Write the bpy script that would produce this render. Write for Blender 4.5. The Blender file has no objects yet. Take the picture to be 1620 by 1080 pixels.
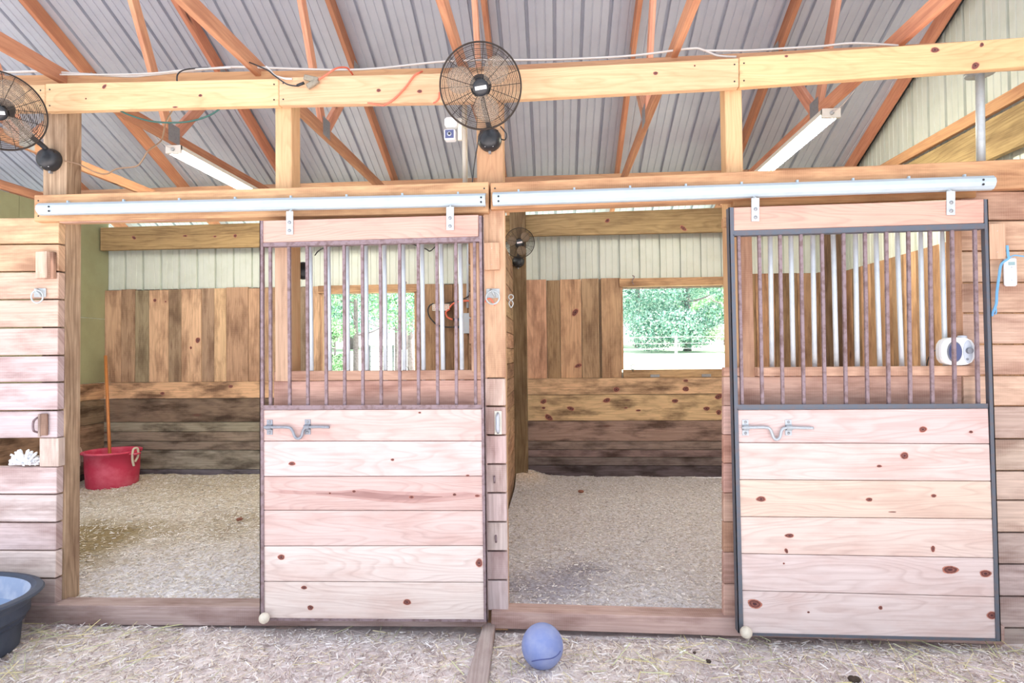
import bpy, math, random
import numpy as np
from mathutils import Vector, Matrix, Quaternion
random.seed(7); RNG = np.random.default_rng(11)
SC = bpy.context.scene; COL = SC.collection
PI = math.pi

# ------------------------------------------------------------------ camera, sky, sun, exposure
F = 950.0
CAM = Vector((0, -3.25, 1.5))
YAW, PITCH, ROLL = math.radians(4.0), math.radians(1.2), math.radians(-0.6)
RC = Matrix.Rotation(YAW, 3, 'Z') @ Matrix.Rotation(PI/2 + PITCH, 3, 'X') @ Matrix.Rotation(ROLL, 3, 'Z')
cd = bpy.data.cameras.new('camera'); cam = bpy.data.objects.new('camera', cd); COL.objects.link(cam)
cd.sensor_width = 36; cd.lens = F/1620*36; cd.clip_end = 500
cam.matrix_world = Matrix.Translation(CAM) @ RC.to_4x4()
SC.camera = cam
w = bpy.data.worlds.new('sky'); SC.world = w; w.use_nodes = True
bg = w.node_tree.nodes['Background']; bg.inputs[0].default_value = (0.84, 0.905, 1.0, 1); bg.inputs[1].default_value = 1.25
sd = bpy.data.lights.new('sun', 'SUN'); sd.energy = 11.0; sd.angle = math.radians(3); sd.color = (1, .96, .9)
so = bpy.data.objects.new('sun', sd); COL.objects.link(so); so.rotation_euler = (0, math.radians(38), 0)
SC.view_settings.view_transform = 'Standard'; SC.view_settings.look = 'None'
SC.view_settings.gamma = 1; SC.view_settings.exposure = 0.55; SC.view_settings.use_curve_mapping = False
SC.cycles.max_bounces = 8; SC.cycles.diffuse_bounces = 5; SC.cycles.transparent_max_bounces = 12
SC.cycles.use_denoising = True; SC.cycles.sample_clamp_indirect = 6

# ------------------------------------------------------------------ measuring helpers
def ray(px, py): return RC @ Vector(((px-810)/F, -(py-540)/F, -1))
def at(px, py, Y=0.0):
    d = ray(px, py); t = (Y-CAM.y)/d.y; return CAM + d*t
def atx(px, py, X):
    d = ray(px, py); t = (X-CAM.x)/d.x; return CAM + d*t
def atz(px, py, Z):
    d = ray(px, py); t = (Z-CAM.z)/d.z; return CAM + d*t
def lin(c): return tuple(((x/255)/12.92 if x/255 <= .04045 else ((x/255+.055)/1.055)**2.4) for x in c)
def lerp(a, b, t): return a+(b-a)*t
def jit(c, s=.08, h=.03):
    k = 1+random.uniform(-s, s)
    return tuple(max(0, min(1, x/255*k*(1+random.uniform(-h, h))))*255 for x in c)

# ------------------------------------------------------------------ materials
MATS = {}
def newmat(name):
    m = bpy.data.materials.new(name); m.use_nodes = True; MATS[name] = m
    return m, m.node_tree.nodes, m.node_tree.links, m.node_tree.nodes['Principled BSDF']
def N(nt, t, **kw):
    n = nt.new(t)
    for k, v in kw.items():
        if k.startswith('i_'): n.inputs[int(k[2:]) if k[2:].isdigit() else k[2:].replace('_', ' ')].default_value = v
        else: setattr(n, k, v)
    return n
def ramp(nt, pts):
    r = nt.new('ShaderNodeValToRGB'); e = r.color_ramp.elements
    while len(e) > 1: e.remove(e[-1])
    for i, (p, c) in enumerate(pts):
        if i == 0: e[0].position = p; x = e[0]
        else: x = e.new(p)
        x.color = (c, c, c, 1) if not isinstance(c, tuple) else (*c, 1)
    return r
def mixc(nt, ln, fac, a, b, mode='MIX'):
    m = nt.new('ShaderNodeMix'); m.data_type = 'RGBA'; m.blend_type = mode
    for sock, v in ((m.inputs[0], fac), (m.inputs[6], a), (m.inputs[7], b)):
        if hasattr(v, 'links') or hasattr(v, 'is_linked'): ln.new(v, sock)
        else: sock.default_value = v if not isinstance(v, tuple) else (*v, 1)
    return m.outputs[2]
def wood(name, grain=.45, knots=.5, dirt=.4, dirtc=(120, 95, 95), ring=.35, graint=(150, 105, 75), rough=.8, saw=0.0, sat=.8, val=1.06, rs=(.8, 4), rn=18, rd=10):
    m, nt, ln, P = newmat(name)
    uv = N(nt, 'ShaderNodeUVMap', uv_map='UVMap').outputs[0]
    tone = N(nt, 'ShaderNodeAttribute', attribute_name='tone').outputs[0]
    def mapped(s):
        mp = nt.new('ShaderNodeMapping'); mp.inputs['Scale'].default_value = s; ln.new(uv, mp.inputs[0]); return mp.outputs[0]
    n1 = N(nt, 'ShaderNodeTexNoise', i_Scale=1, i_Detail=7, i_Roughness=.62); ln.new(mapped((2.2, 75, 1)), n1.inputs[0])
    g1 = ramp(nt, [(.36, 1), (.64, 0)]); ln.new(n1.outputs[0], g1.inputs[0])
    nd = N(nt, 'ShaderNodeTexNoise', i_Scale=1, i_Detail=2); ln.new(mapped((*rs, 1)), nd.inputs[0])
    sep = nt.new('ShaderNodeSeparateXYZ'); ln.new(uv, sep.inputs[0])
    ma = N(nt, 'ShaderNodeMath', operation='MULTIPLY_ADD'); ma.inputs[1].default_value = rd
    ln.new(nd.outputs[0], ma.inputs[0])
    mv = N(nt, 'ShaderNodeMath', operation='MULTIPLY'); mv.inputs[1].default_value = rn; ln.new(sep.outputs[1], mv.inputs[0])
    ln.new(mv.outputs[0], ma.inputs[2])
    fr = N(nt, 'ShaderNodeMath', operation='FRACT'); ln.new(ma.outputs[0], fr.inputs[0])
    g2 = ramp(nt, [(0, 0), (.5, .08), (.84, 1), (.96, .3), (1, 0)]); ln.new(fr.outputs[0], g2.inputs[0])
    gt = tuple(x/255 for x in graint)
    gt = tuple(lin((x*255,)*3)[0]/lin((225, 205, 190))[i] for i, x in enumerate(gt)); gm = sum(gt)/3; gt = tuple(gm+.55*(x-gm) for x in gt)
    c = mixc(nt.id_data.nodes, ln, 1.0, tone, (1, 1, 1), 'MULTIPLY') if False else tone
    gc = mixc(nt, ln, 1.0, tone, gt, 'MULTIPLY')
    f1 = N(nt, 'ShaderNodeMath', operation='MULTIPLY'); f1.inputs[1].default_value = grain; ln.new(g1.outputs[0], f1.inputs[0])
    f2 = N(nt, 'ShaderNodeMath', operation='MULTIPLY'); f2.inputs[1].default_value = ring; ln.new(g2.outputs[0], f2.inputs[0])
    c = mixc(nt, ln, f1.outputs[0], tone, gc)
    c = mixc(nt, ln, f2.outputs[0], c, mixc(nt, ln, 1.0, c, gt, 'MULTIPLY'))
    # dirt
    dn = N(nt, 'ShaderNodeTexNoise', i_Scale=1, i_Detail=5, i_Roughness=.6); ln.new(mapped((2.2, 7, 1)), dn.inputs[0])
    dr = ramp(nt, [(.45, 0), (.66, 1)]); ln.new(dn.outputs[0], dr.inputs[0])
    fd = N(nt, 'ShaderNodeMath', operation='MULTIPLY'); fd.inputs[1].default_value = dirt; ln.new(dr.outputs[0], fd.inputs[0])
    dc = tuple(lin(dirtc)[i]/.62 for i in range(3))
    c = mixc(nt, ln, fd.outputs[0], c, mixc(nt, ln, 1.0, c, dc, 'MULTIPLY'))
    if saw:
        wv = N(nt, 'ShaderNodeTexWave', i_Scale=28, i_Distortion=1.5, i_Detail=2); ln.new(mapped((1, .25, 1)), wv.inputs[0])
        sr = ramp(nt, [(.2, 0), (.9, 1)]); ln.new(wv.outputs[1], sr.inputs[0])
        sm = N(nt, 'ShaderNodeMath', operation='MULTIPLY'); ln.new(sr.outputs[0], sm.inputs[0]); ln.new(dr.outputs[0], sm.inputs[1])
        s2 = N(nt, 'ShaderNodeMath', operation='MULTIPLY'); s2.inputs[1].default_value = saw; ln.new(sm.outputs[0], s2.inputs[0])
        c = mixc(nt, ln, s2.outputs[0], c, mixc(nt, ln, 1.0, c, (.4, .36, .34), 'MULTIPLY'))
    if knots:
        vo = N(nt, 'ShaderNodeTexVoronoi', i_Scale=1, i_Randomness=1); ln.new(mapped((1.5, 5.2, 1)), vo.inputs[0])
        kr = ramp(nt, [(.045, 1), (.085, .35), (.12, 0)]); ln.new(vo.outputs['Distance'], kr.inputs[0])
        sc = nt.new('ShaderNodeSeparateColor'); ln.new(vo.outputs['Color'], sc.inputs[0])
        th = N(nt, 'ShaderNodeMath', operation='LESS_THAN'); th.inputs[1].default_value = knots; ln.new(sc.outputs[0], th.inputs[0])
        km = N(nt, 'ShaderNodeMath', operation='MULTIPLY'); ln.new(kr.outputs[0], km.inputs[0]); ln.new(th.outputs[0], km.inputs[1])
        c = mixc(nt, ln, km.outputs[0], c, lin((95, 55, 42)))
    hs = nt.new('ShaderNodeHueSaturation'); hs.inputs['Saturation'].default_value = sat; hs.inputs['Value'].default_value = val; ln.new(c, hs.inputs['Color']); c = hs.outputs[0]
    ln.new(c, P.inputs['Base Color']); P.inputs['Roughness'].default_value = rough
    P.inputs['Specular IOR Level'].default_value = .25
    b = N(nt, 'ShaderNodeBump', i_Strength=.25); b.inputs['Distance'].default_value = .002; ln.new(n1.outputs[0], b.inputs['Height']); ln.new(b.outputs[0], P.inputs['Normal'])
    return m
def plain(name, col, rough=.6, metal=0, noise=0, ncol=None, nscale=20, emit=0, tone=False, spec=.5, bump=0, thr=(.45, .65), trans=0):
    m, nt, ln, P = newmat(name)
    P.inputs['Roughness'].default_value = rough; P.inputs['Metallic'].default_value = metal
    P.inputs['Specular IOR Level'].default_value = spec
    c = (*lin(col), 1)
    P.inputs['Base Color'].default_value = c
    src = None
    if tone: src = N(nt, 'ShaderNodeAttribute', attribute_name='tone').outputs[0]
    if noise:
        tc = nt.new('ShaderNodeTexCoord'); n = N(nt, 'ShaderNodeTexNoise', i_Scale=nscale, i_Detail=6, i_Roughness=.6); ln.new(tc.outputs['Object'], n.inputs[0])
        r = ramp(nt, [(thr[0], 0), (thr[1], 1)]); ln.new(n.outputs[0], r.inputs[0])
        mm = N(nt, 'ShaderNodeMath', operation='MULTIPLY'); mm.inputs[1].default_value = noise; ln.new(r.outputs[0], mm.inputs[0])
        src = mixc(nt, ln, mm.outputs[0], src if src else lin(col), lin(ncol or col))
        if bump:
            b = N(nt, 'ShaderNodeBump', i_Strength=bump); b.inputs['Distance'].default_value = .005; ln.new(n.outputs[0], b.inputs['Height']); ln.new(b.outputs[0], P.inputs['Normal'])
    if src: ln.new(src, P.inputs['Base Color'])
    if emit: P.inputs['Emission Color'].default_value = c; P.inputs['Emission Strength'].default_value = emit
    if trans:
        t = nt.new('ShaderNodeBsdfTransparent'); mx = nt.new('ShaderNodeMixShader'); mx.inputs[0].default_value = 1-trans
        out = nt['Material Output']; ln.new(t.outputs[0], mx.inputs[1]); ln.new(P.outputs[0], mx.inputs[2]); ln.new(mx.outputs[0], out.inputs[0])
    return m

W_FRONT = wood('rough sawn oak', grain=.5, knots=.10, dirt=.62, dirtc=(146, 124, 118), ring=.15, graint=(180, 145, 128), saw=.15, val=.96, sat=.92)
W_DOOR = wood('planed pine planks', grain=.42, knots=.0, dirt=.5, dirtc=(186, 150, 136), ring=.42, graint=(205, 160, 142), sat=.62, val=.87, rs=(.7, 4.5), rn=26, rd=24)
W_PINE = wood('new pine lumber', grain=.4, knots=.22, dirt=.35, dirtc=(185, 140, 95), ring=.35, graint=(205, 160, 115), sat=.82, val=.98, rs=(.8, 5), rn=26, rd=18)
W_TRUSS = wood('truss lumber', grain=.5, knots=.25, dirt=.35, dirtc=(160, 110, 85), ring=.25, graint=(200, 135, 100), sat=.84, val=1.12)
W_POST = wood('treated post', grain=.6, knots=.2, dirt=.55, dirtc=(120, 90, 55), ring=.45, graint=(160, 120, 70))
W_BARN = wood('old barn boards', grain=.5, knots=.22, dirt=.6, dirtc=(130, 105, 85), ring=.25, graint=(165, 130, 100), saw=.5, sat=.78, val=1.3)
W_KICK = wood('stained kick boards', grain=.5, knots=.25, dirt=.85, dirtc=(95, 80, 74), ring=.2, graint=(155, 125, 105), saw=.4, sat=.75, val=1.25)
W_GREEN = wood('green treated beam', grain=.55, knots=.35, dirt=.4, dirtc=(110, 85, 40), ring=.4, graint=(170, 140, 90), sat=.75, val=1.1)
KNOT = plain('wood knot', (120, 70, 60), .8, tone=True, noise=.5, ncol=(60, 35, 35), nscale=60)
M_ROOF = plain('galvanised roof sheet', (184, 188, 200), .5, .1, noise=.25, ncol=(160, 165, 180), nscale=6)
M_SIDE = plain('pale green sheet siding', (210, 215, 207), .5, .05, noise=.25, ncol=(180, 186, 168), nscale=5)
M_OLIVE = plain('olive wall panel', (150, 150, 118), .7, 0, noise=.4, ncol=(128, 126, 96), nscale=3)
M_GALV = plain('galvanised steel', (192, 200, 202), .42, .15, noise=.35, ncol=(160, 166, 172), nscale=25)
M_TRACK = plain('zinc door track', (186, 202, 212), .45, .1, noise=.3, ncol=(166, 180, 190), nscale=12)
M_RUST = plain('weathered angle iron', (142, 124, 130), .65, .1, noise=.7, ncol=(98, 72, 66), nscale=35)
M_DARKI = plain('blue black angle iron', (92, 100, 112), .55, .1, noise=.6, ncol=(110, 98, 100), nscale=30)
M_PIPE = plain('galvanised pipe', (214, 224, 232), .4, .12, noise=.45, ncol=(190, 200, 208), nscale=18)
M_LATCH = plain('tarnished latch steel', (146, 152, 162), .45, .25, noise=.5, ncol=(120, 122, 130), nscale=60)
M_LATCH2 = plain('zinc latch steel', (176, 184, 190), .4, .25, noise=.4, ncol=(146, 152, 160), nscale=60)
M_GUSSET = plain('truss plate', (165, 168, 172), .5, .6, noise=.3, ncol=(120, 120, 122), nscale=60)
M_BLACK = plain('black plastic', (36, 38, 42), .38, 0, noise=.3, ncol=(60, 66, 74), nscale=12)
M_WIRE = plain('fan wire', (58, 50, 45), .5, .5)
M_BLADE = plain('smoky fan blade', (216, 200, 180), .4, 0, trans=.66)
M_WHITE = plain('white plastic', (236, 238, 240), .35)
M_CREAM = plain('cream plastic', (222, 220, 208), .4)
M_LAMP = plain('white enamel', (232, 230, 220), .4)
M_TUBE = plain('lit fluorescent tube', (255, 250, 225), .4, emit=115)
M_RED = plain('red rubber', (208, 62, 94), .55, 0, noise=.55, ncol=(232, 122, 148), nscale=5)
M_ROPE = plain('cotton rope', (214, 204, 186), .9, noise=.4, ncol=(180, 165, 140), nscale=120)
M_COTTON = plain('white cotton', (238, 240, 244), .95)
M_TUB = plain('black rubber tub', (60, 70, 88), .6, 0, noise=.4, ncol=(88, 98, 116), nscale=7, bump=.2)
M_TUBIN = plain('chalky tub inside', (160, 176, 205), .6, 0, noise=.7, ncol=(205, 212, 226), nscale=9)
M_WATER = plain('water', (140, 165, 200), .08, 0)
M_BALL = plain('blue rubber ball', (128, 144, 198), .6, 0, noise=.55, ncol=(164, 172, 204), nscale=12, thr=(.42, .66))
M_SCUFF = plain('scuff', (84, 94, 150), .7)
M_ORANGE = plain('orange cord', (232, 118, 92), .5)
M_GREENC = plain('green cord', (50, 96, 88), .5)
M_BROWNC = plain('brown cord', (150, 124, 100), .6)
M_FLEX = plain('white flexible conduit', (212, 208, 204), .5)
M_TAUPE = plain('taupe plug', (150, 142, 126), .6, noise=.5, ncol=(100, 94, 84), nscale=60)
M_GREYBOX = plain('grey box', (190, 198, 210), .5)
M_LCD = plain('display', (150, 178, 184), .3)
M_BLUE = plain('blue twine', (120, 180, 226), .7)
M_NAVY = plain('speaker cloth', (84, 92, 132), .7)
M_KNOB = plain('grey knob', (128, 132, 140), .4)
M_RED2 = plain('red lettering', (190, 90, 90), .5)
M_DIRTY = plain('stable ball knob', (226, 220, 205), .5, noise=.5, ncol=(190, 180, 165), nscale=30)
M_DIRT = plain('dirt and litter', (240, 232, 232), 1, 0, noise=.8, ncol=(206, 192, 192), nscale=14, bump=.6, spec=.1)
M_BED = None
M_STRAW = plain('straw', (220, 205, 170), .8, tone=True, spec=.2)
M_BARK = plain('bark', (150, 134, 142), .9, noise=.7, ncol=(112, 96, 100), nscale=14, bump=.6)
M_LEAF = plain('leaves', (120, 160, 120), .7, tone=True, spec=.2)
M_GRASS = plain('field grass', (226, 234, 214), .9, 0, noise=.6, ncol=(190, 214, 180), nscale=1.2, spec=.1)
M_MANURE = plain('dung', (72, 60, 52), .9)
M_HANDLE = plain('ash handle', (196, 126, 70), .5, noise=.3, ncol=(170, 100, 60), nscale=30)
def bedding():
    m, nt, ln, P = newmat('wood shavings bedding')
    tc = nt.new('ShaderNodeTexCoord'); g = tc.outputs['Object']
    mp = nt.new('ShaderNodeMapping'); mp.inputs['Scale'].default_value = (1, 1.0, 1); ln.new(g, mp.inputs[0])
    v = N(nt, 'ShaderNodeTexVoronoi', i_Scale=95); ln.new(mp.outputs[0], v.inputs[0])
    n = N(nt, 'ShaderNodeTexNoise', i_Scale=38, i_Detail=5, i_Roughness=.7); ln.new(g, n.inputs[0])
    sc = nt.new('ShaderNodeSeparateColor'); ln.new(v.outputs['Color'], sc.inputs[0])
    c = mixc(nt, ln, sc.outputs[0], lin((216, 216, 222)), lin((246, 246, 250)))
    r = ramp(nt, [(.44, 0), (.66, 1)]); ln.new(n.outputs[0], r.inputs[0])
    c = mixc(nt, ln, r.outputs[0], c, lin((180, 170, 160)))
    t = N(nt, 'ShaderNodeAttribute', attribute_name='tone').outputs[0]
    c = mixc(nt, ln, 1.0, c, t, 'MULTIPLY')
    ln.new(c, P.inputs['Base Color']); P.inputs['Roughness'].default_value = .95; P.inputs['Specular IOR Level'].default_value = .1
    b = N(nt, 'ShaderNodeBump', i_Strength=.7); b.inputs['Distance'].default_value = .008
    ln.new(n.outputs[0], b.inputs['Height']); ln.new(b.outputs[0], P.inputs['Normal'])
    return m
M_BED = bedding()

# ------------------------------------------------------------------ mesh builder
ORIGIN = {}
class MB:
    def __init__(s, M=None): s.v = []; s.f = []; s.uv = []; s.t = []; s.M = M; s.sm = []
    def add(s, vs, fs, tone=(255, 255, 255), uv=None, smooth=False):
        b = len(s.v); vs = [Vector(v) for v in vs]
        if s.M is not None: vs = [s.M @ v for v in vs]
        s.v += vs; t = lin(tone)
        ou, ov = random.uniform(0, 40), random.uniform(0, 40)
        for i, f in enumerate(fs):
            s.f.append([b+k for k in f]); s.t.append(t); s.sm.append(smooth)
            s.uv.append([(uv[k][0]+ou, uv[k][1]+ov) for k in f] if uv else [(0, 0)]*len(f))
    def hexa(s, p, tone=(255, 255, 255), U=None):
        p = [Vector(q) for q in p]
        e = [p[1]-p[0], p[3]-p[0], p[4]-p[0]]
        if U is None: U = max(e, key=lambda x: x.length)
        else: U = Vector(U)
        rest = [x for x in e if abs(x.normalized().dot(U.normalized())) < .95]
        u = U.normalized(); a = rest[0].normalized(); bb = rest[1].normalized() if len(rest) > 1 else a
        uv = [(q.dot(u), q.dot(a)+q.dot(bb)) for q in p]
        fs = [(0, 1, 2, 3), (5, 4, 7, 6), (4, 0, 3, 7), (1, 5, 6, 2), (3, 2, 6, 7), (4, 5, 1, 0)]
        s.add(p, fs, tone, uv); return s
    def quad(s, q0, q1, q2, q3, d, tone=(255, 255, 255), U=None):   # q: bottom-left, bottom-right, top-right, top-left of the near face; d into depth
        q = [Vector(x) for x in (q0, q1, q2, q3)]; d = Vector(d)
        return s.hexa(q+[x+d for x in q], tone, U)
    def box(s, x0, x1, y0, y1, z0, z1, tone=(255, 255, 255), U=None):
        return s.hexa([(x0, y0, z0), (x1, y0, z0), (x1, y0, z1), (x0, y0, z1), (x0, y1, z0), (x1, y1, z0), (x1, y1, z1), (x0, y1, z1)], tone, U)
    def pf(s, l, r, tl, tr, bl, br, Y, th, tone, l2=None, r2=None):    # board measured in the photo on plane y=Y
        l2 = l if l2 is None else l2; r2 = r if r2 is None else r2
        return s.quad(at(l2, bl, Y), at(r2, br, Y), at(r, tr, Y), at(l, tl, Y), (0, th, 0), tone)
    def bar(s, a, b, w, h, up=(0, 0, 1), tone=(255, 255, 255)):       # beam a->b, section w (side) x h (up)
        a, b = Vector(a), Vector(b); d = (b-a).normalized(); sd = d.cross(Vector(up)).normalized(); u = sd.cross(d).normalized()
        A, B = sd*w/2, u*h/2
        return s.hexa([a-A-B, b-A-B, b-A+B, a-A+B, a+A-B, b+A-B, b+A+B, a+A+B], tone, d)
    def tube(s, pts, r, n=8, tone=(255, 255, 255), closed=False, cap=True, rr=None):
        pts = [Vector(p) for p in pts]; m = len(pts); vs = []; uv = []
        up = None; L = 0
        for i, p in enumerate(pts):
            if closed: d = (pts[(i+1) % m]-pts[i-1])
            else: d = pts[min(i+1, m-1)]-pts[max(i-1, 0)]
            d.normalize()
            if up is None: up = d.orthogonal().normalized()
            up = (up-d*up.dot(d)); up = up.normalized() if up.length > 1e-6 else d.orthogonal().normalized()
            sd = d.cross(up); q = r if rr is None else rr[i]
            if i: L += (pts[i]-pts[i-1]).length
            for k in range(n):
                a = 2*PI*k/n; vs.append(p+up*math.cos(a)*q+sd*math.sin(a)*q); uv.append((L, k*q*6/n))
        fs = []
        for i in range(m if closed else m-1):
            j = (i+1) % m
            for k in range(n): fs.append((i*n+k, i*n+(k+1) % n, j*n+(k+1) % n, j*n+k))
        if cap and not closed: fs.append(tuple(range(n))[::-1]); fs.append(tuple((m-1)*n+k for k in range(n)))
        s.add(vs, fs, tone, uv, smooth=n > 5); return s
    def lathe(s, prof, c=(0, 0, 0), n=32, sx=1, sy=1, tone=(255, 255, 255), power=2, fn=None, cap=True):
        c = Vector(c); vs = []; uv = []
        for (r, z) in prof:
            for k in range(n):
                a = 2*PI*k/n; ca, sa = math.cos(a), math.sin(a)
                if power != 2:
                    q = (abs(ca)**power+abs(sa)**power)**(-1/power); ca *= q; sa *= q
                p = Vector((r*ca*sx, r*sa*sy, z))
                if fn: p = fn(p, a)
                vs.append(c+p); uv.append((k/n, z))
        m = len(prof); fs = []
        for i in range(m-1):
            for k in range(n): fs.append((i*n+k, i*n+(k+1) % n, (i+1)*n+(k+1) % n, (i+1)*n+k))
        if cap and prof[0][0] > 1e-5: fs.append(tuple(range(n))[::-1])
        if cap and prof[-1][0] > 1e-5: fs.append(tuple((m-1)*n+k for k in range(n)))
        s.add(vs, fs, tone, uv, smooth=True); return s
    def build(s, name, mat, parent=None, bevel=0, kind=None, origin=None):
        if origin is None:
            if parent is not None: origin = ORIGIN[parent.name]
            else:
                xs = np.array([tuple(v) for v in s.v]); mn, mx = xs.min(0), xs.max(0)
                origin = Vector(((mn[0]+mx[0])/2, (mn[1]+mx[1])/2, mn[2]))
        origin = Vector(origin)
        me = bpy.data.meshes.new(name)
        me.from_pydata([tuple(v-origin) for v in s.v], [], s.f)
        me.update()
        uvl = me.uv_layers.new(name='UVMap'); flat = [c for f in s.uv for p in f for c in p]; uvl.data.foreach_set('uv', flat)
        ca = me.color_attributes.new('tone', 'FLOAT_COLOR', 'CORNER')
        ca.data.foreach_set('color', [c for f, t in zip(s.f, s.t) for _ in f for c in (*t, 1.0)])
        me.polygons.foreach_set('use_smooth', s.sm)
        me.materials.append(MATS[mat] if isinstance(mat, str) else mat)
        o = bpy.data.objects.new(name, me); COL.objects.link(o)
        if parent is not None: o.parent = parent; o.location = origin-ORIGIN[parent.name]
        else: o.location = origin
        ORIGIN[o.name] = origin
        if bevel:
            b = o.modifiers.new('bevel', 'BEVEL'); b.width = bevel; b.segments = 1; b.limit_method = 'ANGLE'; b.angle_limit = .7
        if kind: o['kind'] = kind
        return o
def tag(o, label, cat, group=None):
    o['label'] = label; o['category'] = cat
    if group: o['group'] = group
    return o
def thing(name, label, cat, loc, group=None, kind=None):
    o = bpy.data.objects.new(name, None); COL.objects.link(o); o.location = loc; ORIGIN[o.name] = Vector(loc); o.empty_display_size = .1
    if kind: o['kind'] = kind
    else: tag(o, label, cat, group)
    return o
def smooth(pts, n=8):
    P = [Vector(p) for p in pts]; out = []
    for i in range(len(P)-1):
        a, b, c, d = P[max(i-1, 0)], P[i], P[i+1], P[min(i+2, len(P)-1)]
        for k in range(n):
            t = k/n; out.append(.5*((2*b)+(c-a)*t+(2*a-5*b+4*c-d)*t*t+(3*b-a-3*c+d)*t**3))
    return out+[P[-1]]
def ipt(tab, x):
    for (a, fa), (b, fb) in zip(tab, tab[1:]):
        if x <= b: break
    return fa+(fb-fa)*(x-a)/(b-a)

def knot(mb, px, py, rx, ry, Y, ang=0, sc=3.15/F):
    c = at(px, py, Y); s = sc; rx *= s; ry *= s
    vs = []; n = 14; fs = []
    rings = [(1.0, (186, 122, 104)), (.8, (112, 66, 62)), (.5, (140, 88, 78)), (.3, (80, 46, 50))]
    for r, _ in rings:
        for k in range(n):
            a = 2*PI*k/n; x = r*rx*math.cos(a)*(1+.1*math.sin(3*a+px)); z = r*ry*math.sin(a)
            vs.append(c+Vector((x*math.cos(ang)-z*math.sin(ang), -.0006, x*math.sin(ang)+z*math.cos(ang))))
    for i in range(len(rings)):
        if i < len(rings)-1: f = [(i*n+k, i*n+(k+1) % n, (i+1)*n+(k+1) % n, (i+1)*n+k) for k in range(n)]
        else: f = [tuple(i*n+k for k in range(n))]
        mb.add(vs if i == 0 else [], [], ()) if False else None
        fs.append((f, rings[i][1]))
    b = len(mb.v); mb.v += vs
    for f, tone in fs:
        for q in f: mb.f.append([b+k for k in q]); mb.t.append(lin(tone)); mb.uv.append([(0, 0)]*len(q)); mb.sm.append(False)
# ================================================================== STRUCTURE
YB = 3.62                                   # back wall plane
XL, XR = -5.40, 3.18
def zroof(y): return 3.33+.46*(3.66-y)
RY0, RY1 = -1.6, 4.35
RP = 0.2286
def profile(a0, a1, off=0.0, hh=.032):
    pts = []; a = a0-((a0-off) % RP)
    while a < a1+RP:
        for da, h in ((0, 0), (.005, hh), (.027, hh), (.032, 0), (.085, 0), (.088, .006), (.097, .006), (.100, 0), (.158, 0), (.161, .006), (.170, .006), (.173, 0)):
            if a0 <= a+da <= a1: pts.append((a+da, h))
        a += RP
    return [(a0, 0)]+pts+[(a1, 0)]
def sheet(mb, prof, lo, hi, tone=(255, 255, 255)):
    vs = []; 
    for a, h in prof: vs += [lo(a, h), hi(a, h)]
    mb.add(vs, [(2*i, 2*i+2, 2*i+3, 2*i+1) for i in range(len(prof)-1)], tone)
nrm = Vector((0, .46, 1)).normalized()
mb = MB()
sheet(mb, profile(-9.0, XR+.3, .02), lambda a, h: Vector((a, RY0, zroof(RY0)))+nrm*h, lambda a, h: Vector((a, RY1, zroof(RY1)))+nrm*h)
ceiling = mb.build('ceiling', M_ROOF, kind='structure')

# back wall
def bx(px, py=500): return at(px, py, YB).x
def zb(px, py, Y=YB): return at(px, py, Y).z
SIDE1, SIDE2 = -.495, -.435
wb = MB(); ztop2 = zb(900, 440)-.03
sheet(wb, profile(-9, XR, .05, .03), lambda a, h: Vector((a, YB+.07+h, ztop2-.1)), lambda a, h: Vector((a, YB+.07+h, 3.05)))
wall_back = wb.build('wall_back', M_SIDE, kind='structure')
# stall 1 uprights
UP = [(188, 146, 100), (166, 134, 96), (148, 124, 96), (206, 158, 114), (152, 124, 90), (208, 162, 114), (160, 130, 96), (200, 156, 108), (172, 134, 92), (182, 142, 98)]
def uprights(mb, edges, z0, z1, cols):
    for i in range(len(edges)-1):
        t = jit(cols[i % len(cols)], .05)
        a, b = edges[i], edges[i+1]
        mb.box(a+.002, b-.002, YB-random.uniform(0, .008), YB+.03, z0, z1+random.uniform(-.008, .008), t, (0, 0, 1))
z_m1, z_t1 = zb(290, 604), zb(290, 457)
z_m2, z_t2 = zb(900, 598), zb(900, 442)
W1 = (bx(507), bx(658), zb(580, 589), zb(580, 463)); W2 = (bx(983), bx(1166), zb(1060, 584), zb(1060, 452))
m = MB()
uprights(m, [XL]+[bx(p) for p in (192, 214, 236, 267, 287, 319, 339, 358, 393, 415, 440, 470, 487, 507)], z_m1, z_t1, UP)
uprights(m, [bx(p) for p in (507, 540, 580, 620, 658)], z_m1, W1[2]-.01, UP)
DK = [(150, 110, 66), (172, 126, 78), (140, 104, 64), (160, 118, 74)]
uprights(m, [bx(p) for p in (658, 672, 704, 717, 740, 765, 800)]+[SIDE1], z_m1, z_t1, DK)
uprights(m, [bx(p) for p in (832, 865, 886, 920, 948, 951, 983)], z_m2, z_t2, [(196, 144, 100), (156, 124, 82), (200, 150, 104), (160, 128, 86), (116, 90, 62), (186, 142, 94)])
uprights(m, [bx(p) for p in (1166, 1196, 1226, 1262, 1296, 1336)], z_m2, z_t2+.02, DK)
uprights(m, [bx(1166-i*36) for i in (5, 4, 3, 2, 1, 0)], z_m2-.02, W2[2]-.03, UP)
m.build('wood_cladding', W_BARN, wall_back, bevel=.002)
m = MB()
def rows(mb, x0, x1, zs, cols, y0=YB-.045):
    for i in range(len(zs)-1):
        mb.box(x0, x1, y0-random.uniform(0, .006), YB, zs[i+1]+.003, zs[i]-.002, jit(cols[i], .04), (1, 0, 0))
rows(m, XL, SIDE1, [zb(290, y) for y in (604, 630, 667, 682, 697, 711, 741, 765)], [(212, 158, 96), (130, 106, 82), (158, 140, 120), (150, 132, 112), (144, 126, 110), (158, 144, 132), (118, 112, 122)])
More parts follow.
